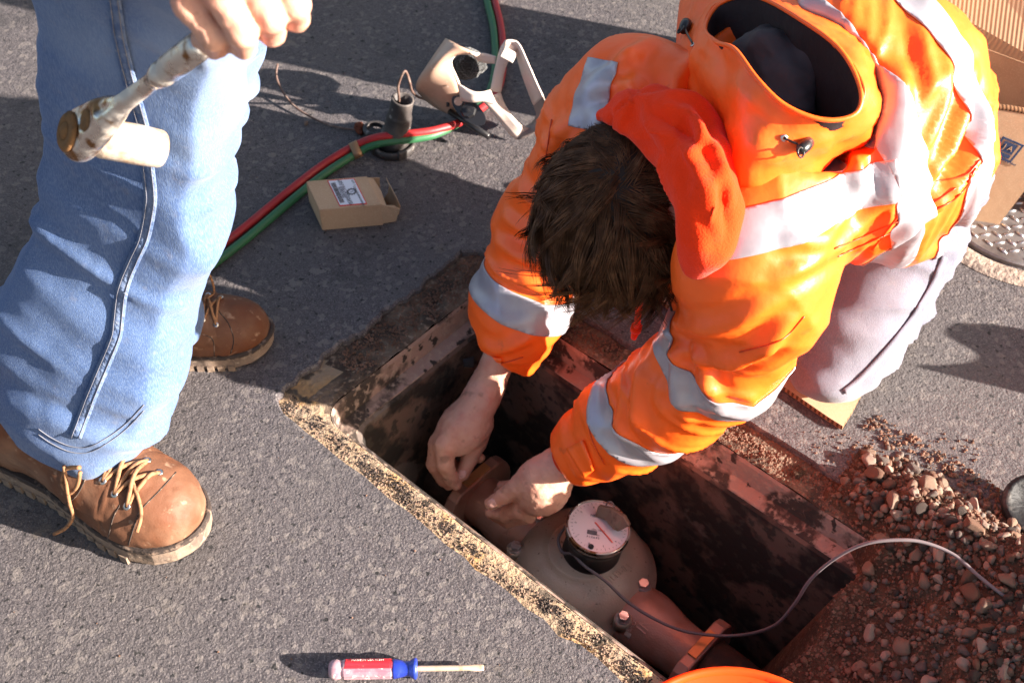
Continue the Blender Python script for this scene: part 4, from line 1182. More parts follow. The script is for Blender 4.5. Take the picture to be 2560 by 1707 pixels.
for s in range(17000):
    d = hr.normal(size=3); d /= np.linalg.norm(d)
    if not hair_ok(d): continue
    gi_ = int(np.argmax(GD @ d + hr.normal(size=len(GD)) * .004)); gd, g, back = guides[gi_]
    nrm = d / er; nrm /= np.linalg.norm(nrm)
    off = d * er - gd * er
    t = np.linspace(0, 1, NSEG + 1)[:, None]
    cut = hr.uniform(.75, 1.08)
    tight = (.80 * (1 - back) + .05 * back)
    p = g + off * (1 - tight * np.clip(t * 1.15, 0, 1)) + hr.normal(size=3) * .0016 * t + nrm * (.0012 * hr.normal()) * t
    p = p[0] + (p - p[0]) * cut
    l2 = np.linalg.norm(p / er, axis=1, keepdims=True); p = np.where(l2 < 1.006, p * 1.006 / l2, p)
    dirn = p[-1] - p[0]; side = np.cross(dirn, nrm); side /= np.linalg.norm(side) + 1e-9
    w0 = (.00050 if back < .5 else .00036)
    for k in range(NSEG + 1):
        wd_ = w0 * (1 - .8 * (k / NSEG) ** 2)
        HVt += [p[k] - side * wd_, p[k] + nrm * wd_, p[k] + side * wd_]
    for k in range(NSEG):
        b = base + k * 3; HFt += [(b, b + 1, b + 4, b + 3), (b + 1, b + 2, b + 5, b + 4)]
    base += (NSEG + 1) * 3
HV_ = np.array(HVt) @ inv.T + np.array(hc)
strands = mkobj('hair_strands', HV_, np.array(HFt), M['hair'], scalp)
strands['kind'] = 'stuff'

# ================================================================== STANDING MAN (legs, hand; upper body out of the picture)
NL = [PR(*a) for a in ((185, 1085, .105, 150), (205, 960, .17, 205), (232, 850, .245, 222), (280, 690, .335, 206), (338, 490, .445, 222), (356, 250, .575, 230), (372, -60, .73, 275), (400, -380, .90, 330))]
FL = [PR(*a) for a in ((400, 820, .10, 95), (415, 620, .22, 80), (450, 360, .40, 98), (535, 105, .56, 128), (560, -200, .75, 170), (520, -450, .92, 230))]
lo, hi = bounds(NL + FL, .04)
G = SDF(lo, hi, .0056)
G.chain(NL, .03); G.chain(FL, .012)
G.cone(NL[-1][0], FL[-1][0], .12, .12, .05)
d0 = (NL[0][0] - NL[1][0]).normalized()
hemn = (P(190, 1140, .07) - P(190, 1000, .16)).normalized() * .6 + Vector((0.12, -.1, -.9))
hemn.normalize(); G.half(P(215, 1112, .07) - hemn * .024, hemn, .003)
G.half((0, 0, .05), (0, 0, -1), .003)
Vj, Fj = G.mesh()
def leg_folds(V, N):
    pl = np.array([list(a[0]) for a in NL])
    best = np.full(len(V), 9.0); arc = np.zeros(len(V)); s0 = 0
    for i in range(len(pl) - 1):
        t, dist = seg_t(V, pl[i], pl[i + 1]); L_ = np.linalg.norm(pl[i + 1] - pl[i])
        m = dist < best; best[m] = dist[m]; arc[m] = (s0 + np.clip(t, 0, 1) * L_)[m]; s0 += L_
    side = V[:, 0] * 6 + V[:, 1] * 4
    # stacked folds above the boot, creases behind the knee, quiet thigh
    q = np.stack([arc * 19 + side * .55, side * .8, V[:, 2] * 2], 1)
    n1 = vnoise(q, 101); n2 = vnoise(q * 2 + 3, 102)
    w1 = 1.0 * np.exp(-((arc - .10) / .10) ** 2) + .75 * np.exp(-((arc - .37) / .10) ** 2) + .22
    big = vnoise(np.stack([arc * 9 + side * .7, side * .4, V[:, 2]], 1), 105)
    return w1 * (.020 * (1 - np.abs(n1)) ** 3 - .008 + .005 * (1 - np.abs(n2)) ** 3 + .010 * big) + .0035 * fbm(V * 16, 103, 2)
# the loose denim hangs flat on the outer side of the near leg
pl = np.array([list(a[0]) for a in NL]); fn_ = np.array([-.37, -.93, -.04]); fn_ /= np.linalg.norm(fn_)
best = np.full(len(Vj), 9.0); axp = np.zeros_like(Vj)
for i in range(len(pl) - 1):
    t, dist = seg_t(Vj, pl[i], pl[i + 1]); m = dist < best; best[m] = dist[m]; axp[m] = (pl[i] + np.clip(t, 0, 1)[:, None] * (pl[i + 1] - pl[i]))[m]
cc_ = (Vj - axp) @ fn_
Vj = Vj - fn_ * np.where(cc_ > .05, (cc_ - .05) * .8, 0)[:, None]
fl_ = sstep(.02, .06, cc_)
Vj = disp(Vj, Fj, lambda V, N: leg_folds(V, N) * (1 - .5 * fl_), 3); Vj = lap(Vj, Fj, 3, .5)
# body: fist and forearm fine, the rest coarse
FA = [PR(*a) for a in ((640, -520, 1.105, 130), (590, -300, 0.995, 88), (575, -200, 0.945, 84), (585, -100, 0.910, 100))]
f_a = [PR(*a) for a in ((520, -70, 0.905, 48), (468, 8, 0.890, 40), (535, 92, 0.870, 36), (540, 118, 0.845, 30), (500, 100, 0.825, 24))]
f_b = [PR(*a) for a in ((580, -90, 0.910, 48), (545, -22, 0.903, 42), (606, 84, 0.877, 38), (608, 118, 0.849, 31), (560, 85, 0.835, 25))]
f_c = [PR(*a) for a in ((640, -120, 0.915, 46), (622, -55, 0.907, 42), (676, 48, 0.882, 39), (680, 84, 0.855, 32), (625, 55, 0.840, 26))]
f_d = [PR(*a) for a in ((690, -150, 0.915, 44), (696, -95, 0.910, 38), (740, 14, 0.887, 36), (744, 50, 0.861, 30), (695, 25, 0.845, 24))]
f_t = [PR(*a) for a in ((540, -150, 0.895, 50), (480, -70, 0.855, 36), (520, 0, 0.827, 28), (575, 20, 0.820, 22))]
pm = [(P(590, -75, 0.897), (.045, .045, .026), frame((0, 0, 0), P(650, -10, 0.885) - P(560, -170, 0.925), Vector((-.2, -.4, .9))))]
SHV, SHF = hand([FA, f_a, f_b, f_c, f_d, f_t], .0021, pm, .003)
hipc = (NL[-1][0] + FL[-1][0]) / 2
chest = Vector((-.36, 1.10, 1.28)); headc = Vector((-.30, 1.02, 1.66))
Bq = SDF((-.8, .6, .85), (.25, 1.5, 1.85), .011)
Bq.cone(hipc, chest, .10, .13, .05); Bq.cone(chest, headc, .06, .06, .04); Bq.ell(headc, (.08, .095, .115), None, .02)
Bq.ell(headc + Vector((.03, -.09, -.02)), (.018, .02, .02), None, .01)
ra0 = chest + Vector((.19, -.02, .08)); Bq.cone(chest + Vector((0, 0, .08)), ra0, .07, .055, .04)
el = P(700, -760, 1.13); Bq.cone(ra0, el, .05, .045, .03); Bq.cone(el, FA[0][0], .045, .045, .03)
la0 = chest + Vector((-.19, .02, .08)); Bq.cone(chest + Vector((0, 0, .08)), la0, .07, .055, .04); Bq.cone(la0, la0 + Vector((-.05, .02, -.28)), .05, .042, .03)
Bv, Bf = Bq.mesh(); Bv = lap(Bv, Bf, 2)
Vb, Fb = join([(SHV, SHF), (Bv, Bf)])
man2 = top(mkobj('person', Vb, Fb, M['skin']), 'person standing in blue jeans and brown boots gripping a ratchet wrench', 'person')
js = mkobj('jeans', Vj, Fj, M['denim'], man2)
G = SDF((-.85, .6, .85), (.3, 1.55, 1.6), .012)
G.cone(hipc + Vector((0, 0, .03)), chest, .145, .165, .06); G.cone(chest + Vector((0, 0, .08)), ra0, .10, .08, .05); G.cone(chest + Vector((0, 0, .08)), la0, .10, .08, .05)
G.cone(ra0, el, .072, .062, .03); G.cone(la0, la0 + Vector((-.05, .02, -.27)), .072, .06, .03)
vs, fs = G.mesh(); vs = disp(vs, fs, lambda V, N: .008 * fbm(V * 12, 107, 2), 1)
mkobj('shirt', vs, fs, M['flannel'], man2)
sb = bvh_of(Vj, Fj)
# outer seam of the near leg: raised felled seam with thread lines
seam_pix = [(288, -10), (302, 90), (330, 210), (362, 330), (372, 420), (378, 500), (362, 590), (335, 650), (308, 720), (296, 800), (290, 840), (262, 910), (232, 980), (205, 1050), (190, 1090)]
def ribbon_on(bv, pix, wpx, name, mt, parent, off=.0012, n=8, th=.0016):
    c = crv(pix, n); L_ = []; R_ = []
    for i, a in enumerate(c):
        t = c[min(i + 1, len(c) - 1)] - c[max(i - 1, 0)]; t = t / (np.linalg.norm(t) + 1e-9); nx = np.array([-t[1], t[0]])
        p1, n1 = hit(bv, *(a + nx * wpx / 2), off); p2, n2 = hit(bv, *(a - nx * wpx / 2), off)
        if p1 is None or p2 is None or (p1 - p2).length > .05: continue
        if L_ and (p1 - L_[-1]).length > .05: continue
        L_.append(p1); R_.append(p2)
    V = []; F = []
    for a, b in zip(L_, R_): V += [a, a.lerp(b, .5) + (a - b).cross(Vector((0, 0, 0))), b]
    for i in range(len(L_) - 1):
        for k in (0, 1): F.append((i * 3 + k, i * 3 + k + 1, i * 3 + 4 + k, i * 3 + 3 + k))
    o = mkobj(name, V, F, mt, parent)
    if len(o.data.polygons) and o.data.polygons[0].normal.dot(CAM - V[0]) < 0: o.data.flip_normals()
    return solid(o, th, 1.0)
ribbon_on(sb, seam_pix, 32, 'side_seam', M['seam'], js)
for dx in (-9, 10):
    p_ = surf_path(sb, [(a + dx, b) for a, b in seam_pix], .0032, 8)
    tube('stitch_line', p_, .0004, M['thread'], js, 5, 0)
for dy_ in (0, -14):
    p_ = surf_path(sb, [(96, 1085 + dy_), (130, 1108 + dy_), (175, 1128 + dy_), (220, 1130 + dy_), (270, 1106 + dy_), (315, 1072 + dy_), (360, 1025 + dy_)], .0006, 8)
    if len(p_) > 4: tube('hem_stitch', p_, .0006, M['thread'], js, 5, 0)

# ------------------------------------------------------------------ boots
def make_boot(heel, toe, parent, mirror=1, lw=1.0, rows=None, seams=()):
    L_ = (toe - heel).length; k = L_ / .325
    Mx = frame(heel, toe - heel, Vector((0, 0, 1)))
    xs = np.array([0, .02, .06, .12, .25, .42, .55, .68, .80, .90, .96, .99, 1.0])
    wo = np.array([.006, .020, .031, .0365, .0365, .037, .044, .0495, .0505, .043, .030, .016, .004]) * k * lw
    wi = np.array([.006, .020, .031, .0365, .0345, .033, .040, .0475, .0485, .041, .028, .014, .004]) * k * lw
    def outline(d):
        t = 0.5 - 0.5 * np.cos(np.linspace(0, math.pi, 50))
        out = [(x * L_, np.interp(x, xs, wo) * mirror) for x in t] + [(x * L_, -np.interp(x, xs, wi) * mirror) for x in t[::-1][1:-1]]
        c = np.array(out); cen = np.array([L_ * .5, 0])
        dv = c - cen; nl = np.linalg.norm(dv, axis=1)[:, None]
        return c + dv / nl * d
    def slabm(levels, name, mt, par_):
        V = []; F = []; n = None
        for d, z in levels:
            c = outline(d); n = len(c)
            up = .010 * k * np.clip((c[:, 0] / L_ - .78) / .22, 0, 1) ** 2
            V += [Mx @ Vector((x, y, z * k + u)) for (x, y), u in zip(c, up)]
        for a in range(len(levels) - 1):
            for i in range(n):
                j = (i + 1) % n; F.append((a * n + i, a * n + j, (a + 1) * n + j, (a + 1) * n + i))
        F.append(tuple(range(n))[::-1]); F.append(tuple((len(levels) - 1) * n + i for i in range(n)))
        o = mkobj(name, V, F, mt, par_, smooth=False)
        if o.data.polygons[0].normal.dot(Vector((0, 0, 1))) > .5: pass
        return o
    root_ = bpy.data.objects.new('boot', None); COL.objects.link(root_); root_.location = heel; root_.empty_display_size = .03; par(root_, parent)
    slabm([(-.004, .002), (0, .006), (.0005, .012), (0.0, .024), (-.0015, .026)], 'sole', M['sole'], root_)
    slabm([(.002, .0262), (.0035, .028), (.003, .0325), (0, .034)], 'welt', M['welt'], root_)
    # lugs of the tread along both edges
    mb = MB()
    for sgn, ww in ((1, wo), (-1, wi)):
        for x in np.arange(.06, .82, .052):
            wv = np.interp(x, xs, ww)
            mb.add(*box_geo((x * L_, sgn * mirror * (wv + .0004), .0065 * k + .010 * k * max(0, (x - .78) / .22) ** 2), (.011 * k, .004, .012 * k), Mx))
    mb.build('tread', M['sole'], root_, False)['kind'] = 'stuff'
    # upper in local space
    G = SDF((-.03, -.09, .02), (L_ + .03, .09, .26), .003)
    z0 = .034 * k
    G.ell((.80 * L_, .001 * mirror, z0 + .012 * k), (.062 * k, .046 * k * lw, .046 * k), None, 0)
    G.ell((.66 * L_, .0, z0 + .014 * k), (.075 * k, .0455 * k * lw, .055 * k), None, .03)
    G.cone((.58 * L_, 0, z0 + .028 * k), (.33 * L_, 0, z0 + .075 * k), .042 * k, .042 * k, .03)
    G.ell((.16 * L_, 0, z0 + .02 * k), (.052 * k, .034 * k, .07 * k), None, .03)
    G.cone((.40 * L_, 0, z0 + .015 * k), (.16 * L_, 0, z0 + .02 * k), .034 * k, .034 * k, .03)
    G.cone((.24 * L_, 0, z0 + .07 * k), (.20 * L_, 0, z0 + .16 * k), .046 * k, .05 * k, .03)
    G.half((0, 0, z0 - .002), (0, 0, -1), .004)
    V, F = G.mesh(); V = lap(V, F, 1)
    def boot_detail(V, N):
        x = V[:, 0] / L_; d = np.zeros(len(V))
        d += -.0016 * np.exp(-((x - .735 + .25 * (V[:, 2] - z0) / k) / .006) ** 2)            # toe-cap seam
        d += .0022 * np.maximum(0, vnoise(np.stack([x * 30 + V[:, 2] * 30, V[:, 1] * 12, V[:, 2] * 8], 1), 111)) * np.exp(-((x - .72) / .06) ** 2)   # creases at the ball
        d += np.where((np.abs(V[:, 1]) > .014 * k) & (x > .30) & (x < .735) & (V[:, 2] > z0 + .03 * k), .0022, 0)   # quarters lie on the vamp
        d += .0016 * fbm(V * 35, 113, 3)
        return d
    V = disp(V, F, boot_detail, 0)
    W = np.array([list(Mx @ Vector(v)) for v in V])
    up = mkobj('upper', W, F, M['leather'], root_)
    lbv = bvh_of(V, F)
    def on(x, y, off=.001):
        h = lbv.ray_cast(Vector((x, y, .4)), Vector((0, 0, -1))); return (h[0] + h[1] * off, h[1]) if h[0] else (None, None)
    eye = {}
    wbv = bvh_of(W, F); iM = Mx.inverted(); iR = Mx.to_3x3().inverted()
    for i in range(len(rows[0])):
        for s in (1, -1):
            q, nn = hit(wbv, *rows[0 if s == 1 else 1][i], .0008)
            if q is None: continue
            q = iM @ q; nn = iR @ nn
            eye[(i, s)] = q
            vv_, ff_ = lathe_geo([(.0018 * k, 0), (.0046 * k, .0002), (.0044 * k, .0016), (.0020 * k, .0017)], 16, Mx @ frame(q, Vector((1, 0, 0)), nn), False, False)
            mkobj('eyelet', vv_, ff_, M['eyelet'], root_)
    for sm in seams:
        pp_ = [q for q in (hit(wbv, a[0], a[1], .0003)[0] for a in crv(sm, 6)) if q is not None]
        if len(pp_) > 3: tube('seam', pp_, .0008, M['welt'], root_, 5, 0)
    def lace(pts, r=.0025):
        tube('lace', [Mx @ Vector(p) for p in pts], r * k, M['lace'], root_, 7, 6)
    for i in range(len(rows[0])):
        if (i, 1) in eye and (i, -1) in eye:
            a, b = eye[(i, 1)], eye[(i, -1)]; m_ = (a + b) / 2; q, _n = on(m_.x, 0, .003)
            lace([a, a.lerp(q or m_, .5) + Vector((0, 0, .004)), (q or m_) + Vector((0, 0, .003)), b.lerp(q or m_, .5) + Vector((0, 0, .004)), b])
            if (i + 1, 1) in eye and (i + 1, -1) in eye:
                for s in (1, -1):
                    a, b = eye[(i, s)], eye[(i + 1, -s)]; m_ = (a + b) / 2; q, _n = on(m_.x, m_.y, .004)
                    lace([a, (q or m_) + Vector((0, 0, .004 + .0025 * s)), b])
    return root_, Mx, k, on, lace, eye, L_
heelA, toeA = P(-30, 1098, 0), P(514, 1376, 0)
bt, Mx, k, on, lace, eye, L_ = make_boot(heelA, toeA, man2, 1, 1.12, (((318, 1265), (287, 1234), (258, 1202), (226, 1172)), ((398, 1182), (368, 1152), (338, 1122), (312, 1098))), (((318, 1372), (336, 1315), (352, 1275), (400, 1225), (440, 1180)), ((270, 1345), (284, 1292), (300, 1262)), ((150, 1270), (190, 1240), (215, 1195))))
# loop and loose end of the lace hanging on the outer (left) side
def bl(px, py, z): return Mx.inverted() @ P(px, py, z)
lace([bl(200, 1168, .15), bl(165, 1172, .14), bl(155, 1205, .115), bl(172, 1232, .10), bl(192, 1215, .115), bl(200, 1180, .145)], .0024)
lace([bl(160, 1165, .145), bl(172, 1250, .09), bl(182, 1290, .06), bl(165, 1318, .03), bl(135, 1335, .012)], .0022)
lace([bl(330, 1200, .115), bl(350, 1260, .10), bl(352, 1295, .09), bl(342, 1330, .082)], .0022)
heelB, toeB = P(200, 888, 0), P(688, 858, 0)
bt2, Mx, k, on, lace, eye, L_ = make_boot(heelB, toeB, man2, -1, 1.08, (((540, 812), (507, 800), (475, 792)), ((552, 745), (520, 738), (490, 735))), (((575, 890), (584, 850), (572, 810), (545, 775)), ((536, 890), (532, 850), (505, 835), (470, 830))))
lace([bl(505, 672, .17), bl(525, 690, .16), bl(535, 730, .12), bl(515, 745, .115)], .002)

# ------------------------------------------------------------------ ratchet wrench in the fist
A0, A1 = P(205, 336, .675), P(745, -70, .900)
wax = (A1 - A0).normalized()
xi = (Vector((1, 0, 0)) * .99 - UP * .10).normalized()
sk = (xi - FW * (xi.dot(wax) / FW.dot(wax))).normalized()
rw = root('ratchet_wrench', A0, 'muddy chrome ratchet wrench with socket held in a fist', 'wrench')
G = SDF(np.array(A0) - .07, np.array(A0) + .17, .0017)
c0 = A0
side = wax.cross(sk).normalized()
HMx = Matrix(((wax.x, side.x, sk.x), (wax.y, side.y, sk.y), (wax.z, side.z, sk.z)))
G.ell(c0, (.026, .024, .017), HMx, 0)
G.ell(c0 + wax * .022, (.026, .0215, .015), HMx, .008)
G.ell(c0 + wax * .045, (.024, .015, .011), HMx, .012)
G.half(c0 - sk * .012, -sk, .003); G.half(c0 + sk * .0125, sk, .003)
G.cone(c0 + wax * .05, c0 + wax * .14, .0085, .0070, .012)
G.cone(c0 + wax * .055 + sk * .014, c0 + wax * .13 + sk * .012, .0035, .003, .002, 'sub')
G.cone(c0 + wax * .055 - sk * .014, c0 + wax * .13 - sk * .012, .0055, .005, .002, 'sub')
G.ell(c0 + wax * .030 - sk * .016, (.013, .012, .008), HMx, .001, 'sub')
v_, f_ = G.mesh(); mkobj('ratchet_head', v_, f_, M['chrome'], rw)
h0 = c0 + wax * .125
zl = frame(h0, wax.orthogonal(), wax)
prof = [(.0068, 0), (.0078, .004), (.0078, .006), (.0095, .010), (.0105, .014), (.0108, .020), (.0095, .023), (.0095, .026), (.0112, .030), (.0115, .050), (.0112, .075), (.0098, .082), (.004, .084)]
v_, f_ = lathe_geo(prof, 20, zl); mkobj('handle', v_, f_, M['chrome'], rw)
v_, f_ = lathe_geo([(.0115, 0), (.0155, .002), (.0178, .006), (.0180, .040), (.0172, .060), (.0165, .062), (.011, .062), (.011, .045)], 28, frame(c0 + sk * .012, wax, sk)); mkobj('socket', v_, f_, M['socket'], rw)
v_, f_ = lathe_geo([(.0175, 0), (.0180, .0015), (.0155, .004), (.009, .0045), (.008, .0025), (.0075, .0045), (.004, .0065), (.0005, .007)], 26, frame(c0 - sk * .0118, wax, -sk)); mkobj('selector_cap', v_, f_, M['mud'], rw)
v_, f_ = lathe_geo([(.010, 0), (.0095, .002), (.006, .003), (.0005, .0032)], 18, frame(c0 + wax * .030 - sk * .0092, wax, -sk)); mkobj('selector_lever', v_, f_, M['mud'], rw)

# side seam of the kneeling man's jeans
ribbon_on(jnb, [(2360, 640), (2325, 720), (2275, 800), (2210, 880), (2150, 945), (2110, 978)], 14, 'side_seam', M['denim_pale'], jeans)

# ================================================================== WATER METER
mA, mB = P(1192, 1238, -.31), P(1746, 1656, -.31)
mO = (mA + mB) / 2; mX = (mB - mA).normalized(); hl = (mB - mA).length / 2
MM = frame(mO, mX, Vector((0, 0, 1)))
def ML(x, y, z): return MM @ Vector((x, y, z))
meter = root('water_meter', mO - Vector((0, 0, .115)), 'bronze water meter with round white dial in the pit', 'water meter')
G = SDF((-hl - .02, -.14, -.14), (hl + .02, .14, .09), .004)
for s in (-1, 1):
    G.cone((s * (hl - .012), 0, 0), (s * .12, 0, 0), .040, .043, .02)
    G.cone((s * .12, 0, -.002), (s * .05, 0, -.022), .043, .052, .03)
G.ell((0, 0, -.05), (.095, .09, .058), None, .02)
G.half((0, 0, .006), (0, 0, 1), .0) if False else None
V, F = G.mesh(); V = lap(V, F, 2)
W = np.array([list(ML(*v)) for v in V])
mkobj('body', W, F, M['copper'], meter); mbv = bvh_of(W, F)
DS = Matrix.Diagonal((1.1, 1.1, 1.0, 1.0))
V, F = lathe_geo([(.094, -.012), (.100, -.010), (.101, .010), (.096, .015), (.0925, .026), (.085, .044), (.073, .058), (.058, .067), (.050, .070), (.0485, .074), (.046, .074)], 56, MM @ DS, True, True)
dome = mkobj('dome', V, F, M['bronze'], meter)
dbv = BVHTree.FromPolygons(V, F)
RX = MM @ Matrix.Translation((.010, .004, .066)) @ Matrix.Rotation(rad(5), 4, 'Y') @ Matrix.Rotation(rad(-4), 4, 'X')
V, F = lathe_geo([(.0445, -.004), (.0445, .002), (.042, .004), (.042, .040), (.043, .048), (.0455, .052), (.0455, .066), (.044, .068)], 48, RX)
reg = mkobj('register', V, F, M['black'], meter)
V, F = lathe_geo([(.0456, .058), (.0470, .060), (.0472, .0675), (.0462, .070), (.0438, .0705), (.0432, .0692)], 48, RX, False, False); mkobj('bezel', V, F, M['chrome'], reg)
V, F = lathe_geo([(.0434, .0686), (.001, .0690)], 48, RX, False, True); dial = mkobj('dial', V, F, M['dial'], reg)
def RT(x, y, ang=0, z=.0696): return RX @ Matrix.Translation((x, y, z)) @ Matrix.Rotation(ang, 4, 'Z')
# dial is read from the far side of the pit: letters face away along +local y
view = MM.to_3x3().inverted() @ Vector((1, -.15, 0)); th0 = math.atan2(view.y, view.x) + math.pi
def dt(s, size, x, y, m=None, a=0.0):
    c, sn = math.cos(th0), math.sin(th0)
    text(s, size, RT(x * c - y * sn, x * sn + y * c, th0 + a), m or M['ink'], dial, 'dial_print', .0001)
dt('NEPTUNE', .0062, 0, -.017, None, math.pi); dt('CUBIC FEET', .0036, 0, .006); dt('ITEM 3 PART', .0026, .004, .0145); dt('0 8 8 0 1 6', .0042, .006, .0195)
mb = MB()
for i in range(40):
    a = 2 * math.pi * i / 40; l = .004 if i % 4 == 0 else .0022
    mb.add(*box_geo((.0385, 0, .0697), (l, .0005, .0002), RX @ Matrix.Rotation(a, 4, 'Z')))
o = mb.build('dial_ticks', M['ink'], dial, False); o['kind'] = 'stuff'
for i in range(10):
    a = th0 + 2 * math.pi * i / 10
    text(str(i), .0045, RX @ Matrix.Rotation(a, 4, 'Z') @ Matrix.Translation((.033, 0, .0696)) @ Matrix.Rotation(-math.pi / 2, 4, 'Z'), M['ink'], dial, 'dial_number', .0001)
V, F = box_geo((.012, 0, .0703), (.040, .0018, .0008), RX @ Matrix.Rotation(rad(-12), 4, 'Z')); mkobj('pointer', V, F, M['dialred'], dial, False)
V, F = box_geo((0, 0, 0), (.014, .007, .0004), RT(.008 * math.cos(th0) - .012 * math.sin(th0), .008 * math.sin(th0) + .012 * math.cos(th0), th0, .0697)); mkobj('odometer', V, F, M['ink'], dial, False)
V, F = lathe_geo([(.004, 0), (.004, .002), (.0022, .0025), (.002, .0012)], 14, RX @ Matrix.Translation((.014, -.034, .0692))); mkobj('screw', V, F, M['black'], reg)
# hinged lid segment standing on the far edge of the register
lp_ = [P(1498, 1262, -.157), P(1530, 1268, -.150), P(1562, 1288, -.147), P(1576, 1312, -.151)]
lq_ = [P(1490, 1288, -.177), P(1518, 1300, -.171), P(1536, 1322, -.168), P(1548, 1326, -.171)]
V = [list(q) for q in lp_ + lq_]
lid = solid(mkobj('register_lid', V, [(0, 1, 5, 4), (1, 2, 6, 5), (2, 3, 7, 6)], M['lid'], reg, False), .008, 0); bevel(lid, .0015, 2)
tube('lid_wire', [P(1514, 1265, -.155), P(1520, 1254, -.145), P(1532, 1258, -.147), P(1538, 1275, -.155)], .0012, M['cable'], reg, 6, 4)
# hex bolts on the dome flange
def hexbolt(px, py, z, r=.0085, h=.009, mt='zinc', axis=None, parent=meter, name='bolt'):
    q = P(px, py, z); ax = axis or Vector((.05, -.1, 1)).normalized()
    fm = frame(q, ax.orthogonal(), ax)
    V, F = lathe_geo([(r * 1.5, -.024), (r * 1.55, -.004), (r * 1.3, -.001)], 18, fm); boss = mkobj(name, V, F, M['bronze'] if mt == 'zinc' else M[mt], parent)
    V, F = lathe_geo([(r * 1.25, -.001), (r * 1.25, .0006)], 18, fm); mkobj('washer', V, F, M['zinc'], boss)
    V, F = lathe_geo([(r, .0006), (r, h * .85), (r * .86, h)], 6, fm); mkobj('bolt_head', V, F, M['zinc'], boss, False)
for px, py in ((1346, 1294), (1288, 1368), (1608, 1462), (1558, 1544)): hexbolt(px, py, -.266)
# flanges
def flange(x, s):
    fm = MM @ Matrix.Translation((x, 0, 0)) @ Matrix.Rotation(rad(90), 4, 'Y')
    V = []; F = []
    n = 28
    pro = []
    for i in range(n):
        a = 2 * math.pi * i / n
        r = .052 / max(abs(math.cos(a)), .74, abs(math.sin(a)) * .72); pro.append((r * math.cos(a), r * math.sin(a)))
    for z in (-.010, .010):
        V += [fm @ Vector((a, b, z)) for a, b in pro]
    F = [(i, (i + 1) % n, n + (i + 1) % n, n + i) for i in range(n)] + [tuple(range(n))[::-1], tuple(n + i for i in range(n))]
    o = bevel(mkobj('flange', V, F, M['copper'], meter, False), .003, 2)
    V, F = box_geo((.0525, 0, s * -.001), (.006, .046, .013), fm) if False else box_geo((-.0535, 0, 0), (.005, .050, .014), fm)
    mkobj('machined_face', V, F, M['machined'], o, False)
    return o
flange(-hl, -1); flange(hl, 1)
for px, py, z, s in ((1568, 1578, -.29, 1), (1222, 1268, -.29, -1), (1772, 1622, -.295, 1)):
    q = P(px, py, z); fm = frame(q, mX.orthogonal(), mX)
    V, F = lathe_geo([(.0045, -.014), (.0045, .0), (.0085, .0), (.0085, .009), (.007, .010)], 6, fm); mkobj('flange_bolt', V, F, M['zinc'], meter, False)
# text cast on the meter
def cast(bv, px, py, qx, qy, s, size, mt, parent, off=.0):
    a, n1 = hit(bv, px, py, off); b, n2 = hit(bv, qx, qy, off)
    if a is None or b is None: return
    text(s, size, frame(a, b - a, n1), mt, parent, 'cast_lettering', .0009)
cast(dbv, 1470, 1483, 1496, 1474, '2"', .020, M['bronze'], dome)
for i, ch in enumerate('HP TURBINE'):
    t = i / 9; cx_ = 1502 + 74 * t; cy_ = 1482 - 68 * t - 10 * math.sin(t * 3.1); 
    if ch != ' ': cast(dbv, cx_, cy_, cx_ + 10 + 2 * t, cy_ - 9 - 4 * t, ch, .0135, M['bronze'], dome)
for i, ch in enumerate('NSF 61'):
    t = i / 5; cx_ = 1398 - 22 * t; cy_ = 1322 + 36 * t
    if ch != ' ': cast(dbv, cx_, cy_, cx_ - 6, cy_ + 10, ch, .011, M['bronze'], dome)
cast(mbv, 1614, 1562, 1634, 1538, 'IN', .024, M['copper'], meter)
cast(mbv, 1264, 1336, 1284, 1344, '4', .022, M['copper'], meter)
cast(mbv, 1588, 1552, 1604, 1528, 'BRONZE', .009, M['copper'], meter)
# pipes buried beyond the flanges
V, F = tube_geo([ML(-hl - .012, 0, 0), ML(-hl - .10, .0, -.005)], .047, 24); mkobj('pipe', V, F, M['iron'], meter)
V, F = tube_geo([ML(hl + .012, 0, 0), ML(hl + .05, .0, 0), ML(hl + .16, .0, -.01)], .047, 24); mkobj('pipe', V, F, M['iron'], meter)

# ------------------------------------------------------------------ cable of the register
cp = [(1440, 1300, -.195), (1418, 1312, -.203), (1396, 1345, -.217), (1406, 1380, -.222), (1431, 1384, -.210), (1460, 1413, -.208), (1514, 1452, -.212), (1572, 1506, -.232), (1650, 1553, -.24), (1727, 1580, -.24), (1837, 1588, -.22), (1930, 1566, -.15), (1984, 1512, -.09), (2028, 1446, -.03), (2094, 1391, .02), (2165, 1358, .05), (2247, 1349, .06), (2312, 1356, .06), (2384, 1386, .055), (2449, 1441, .05), (2504, 1484, .045), (2545, 1510, .04)]
top(tube('meter_cable', [P(*a) for a in cp], .0023, M['cable'], None, 8, 8), 'thin grey cable curving from the meter dial onto the gravel', 'cable')

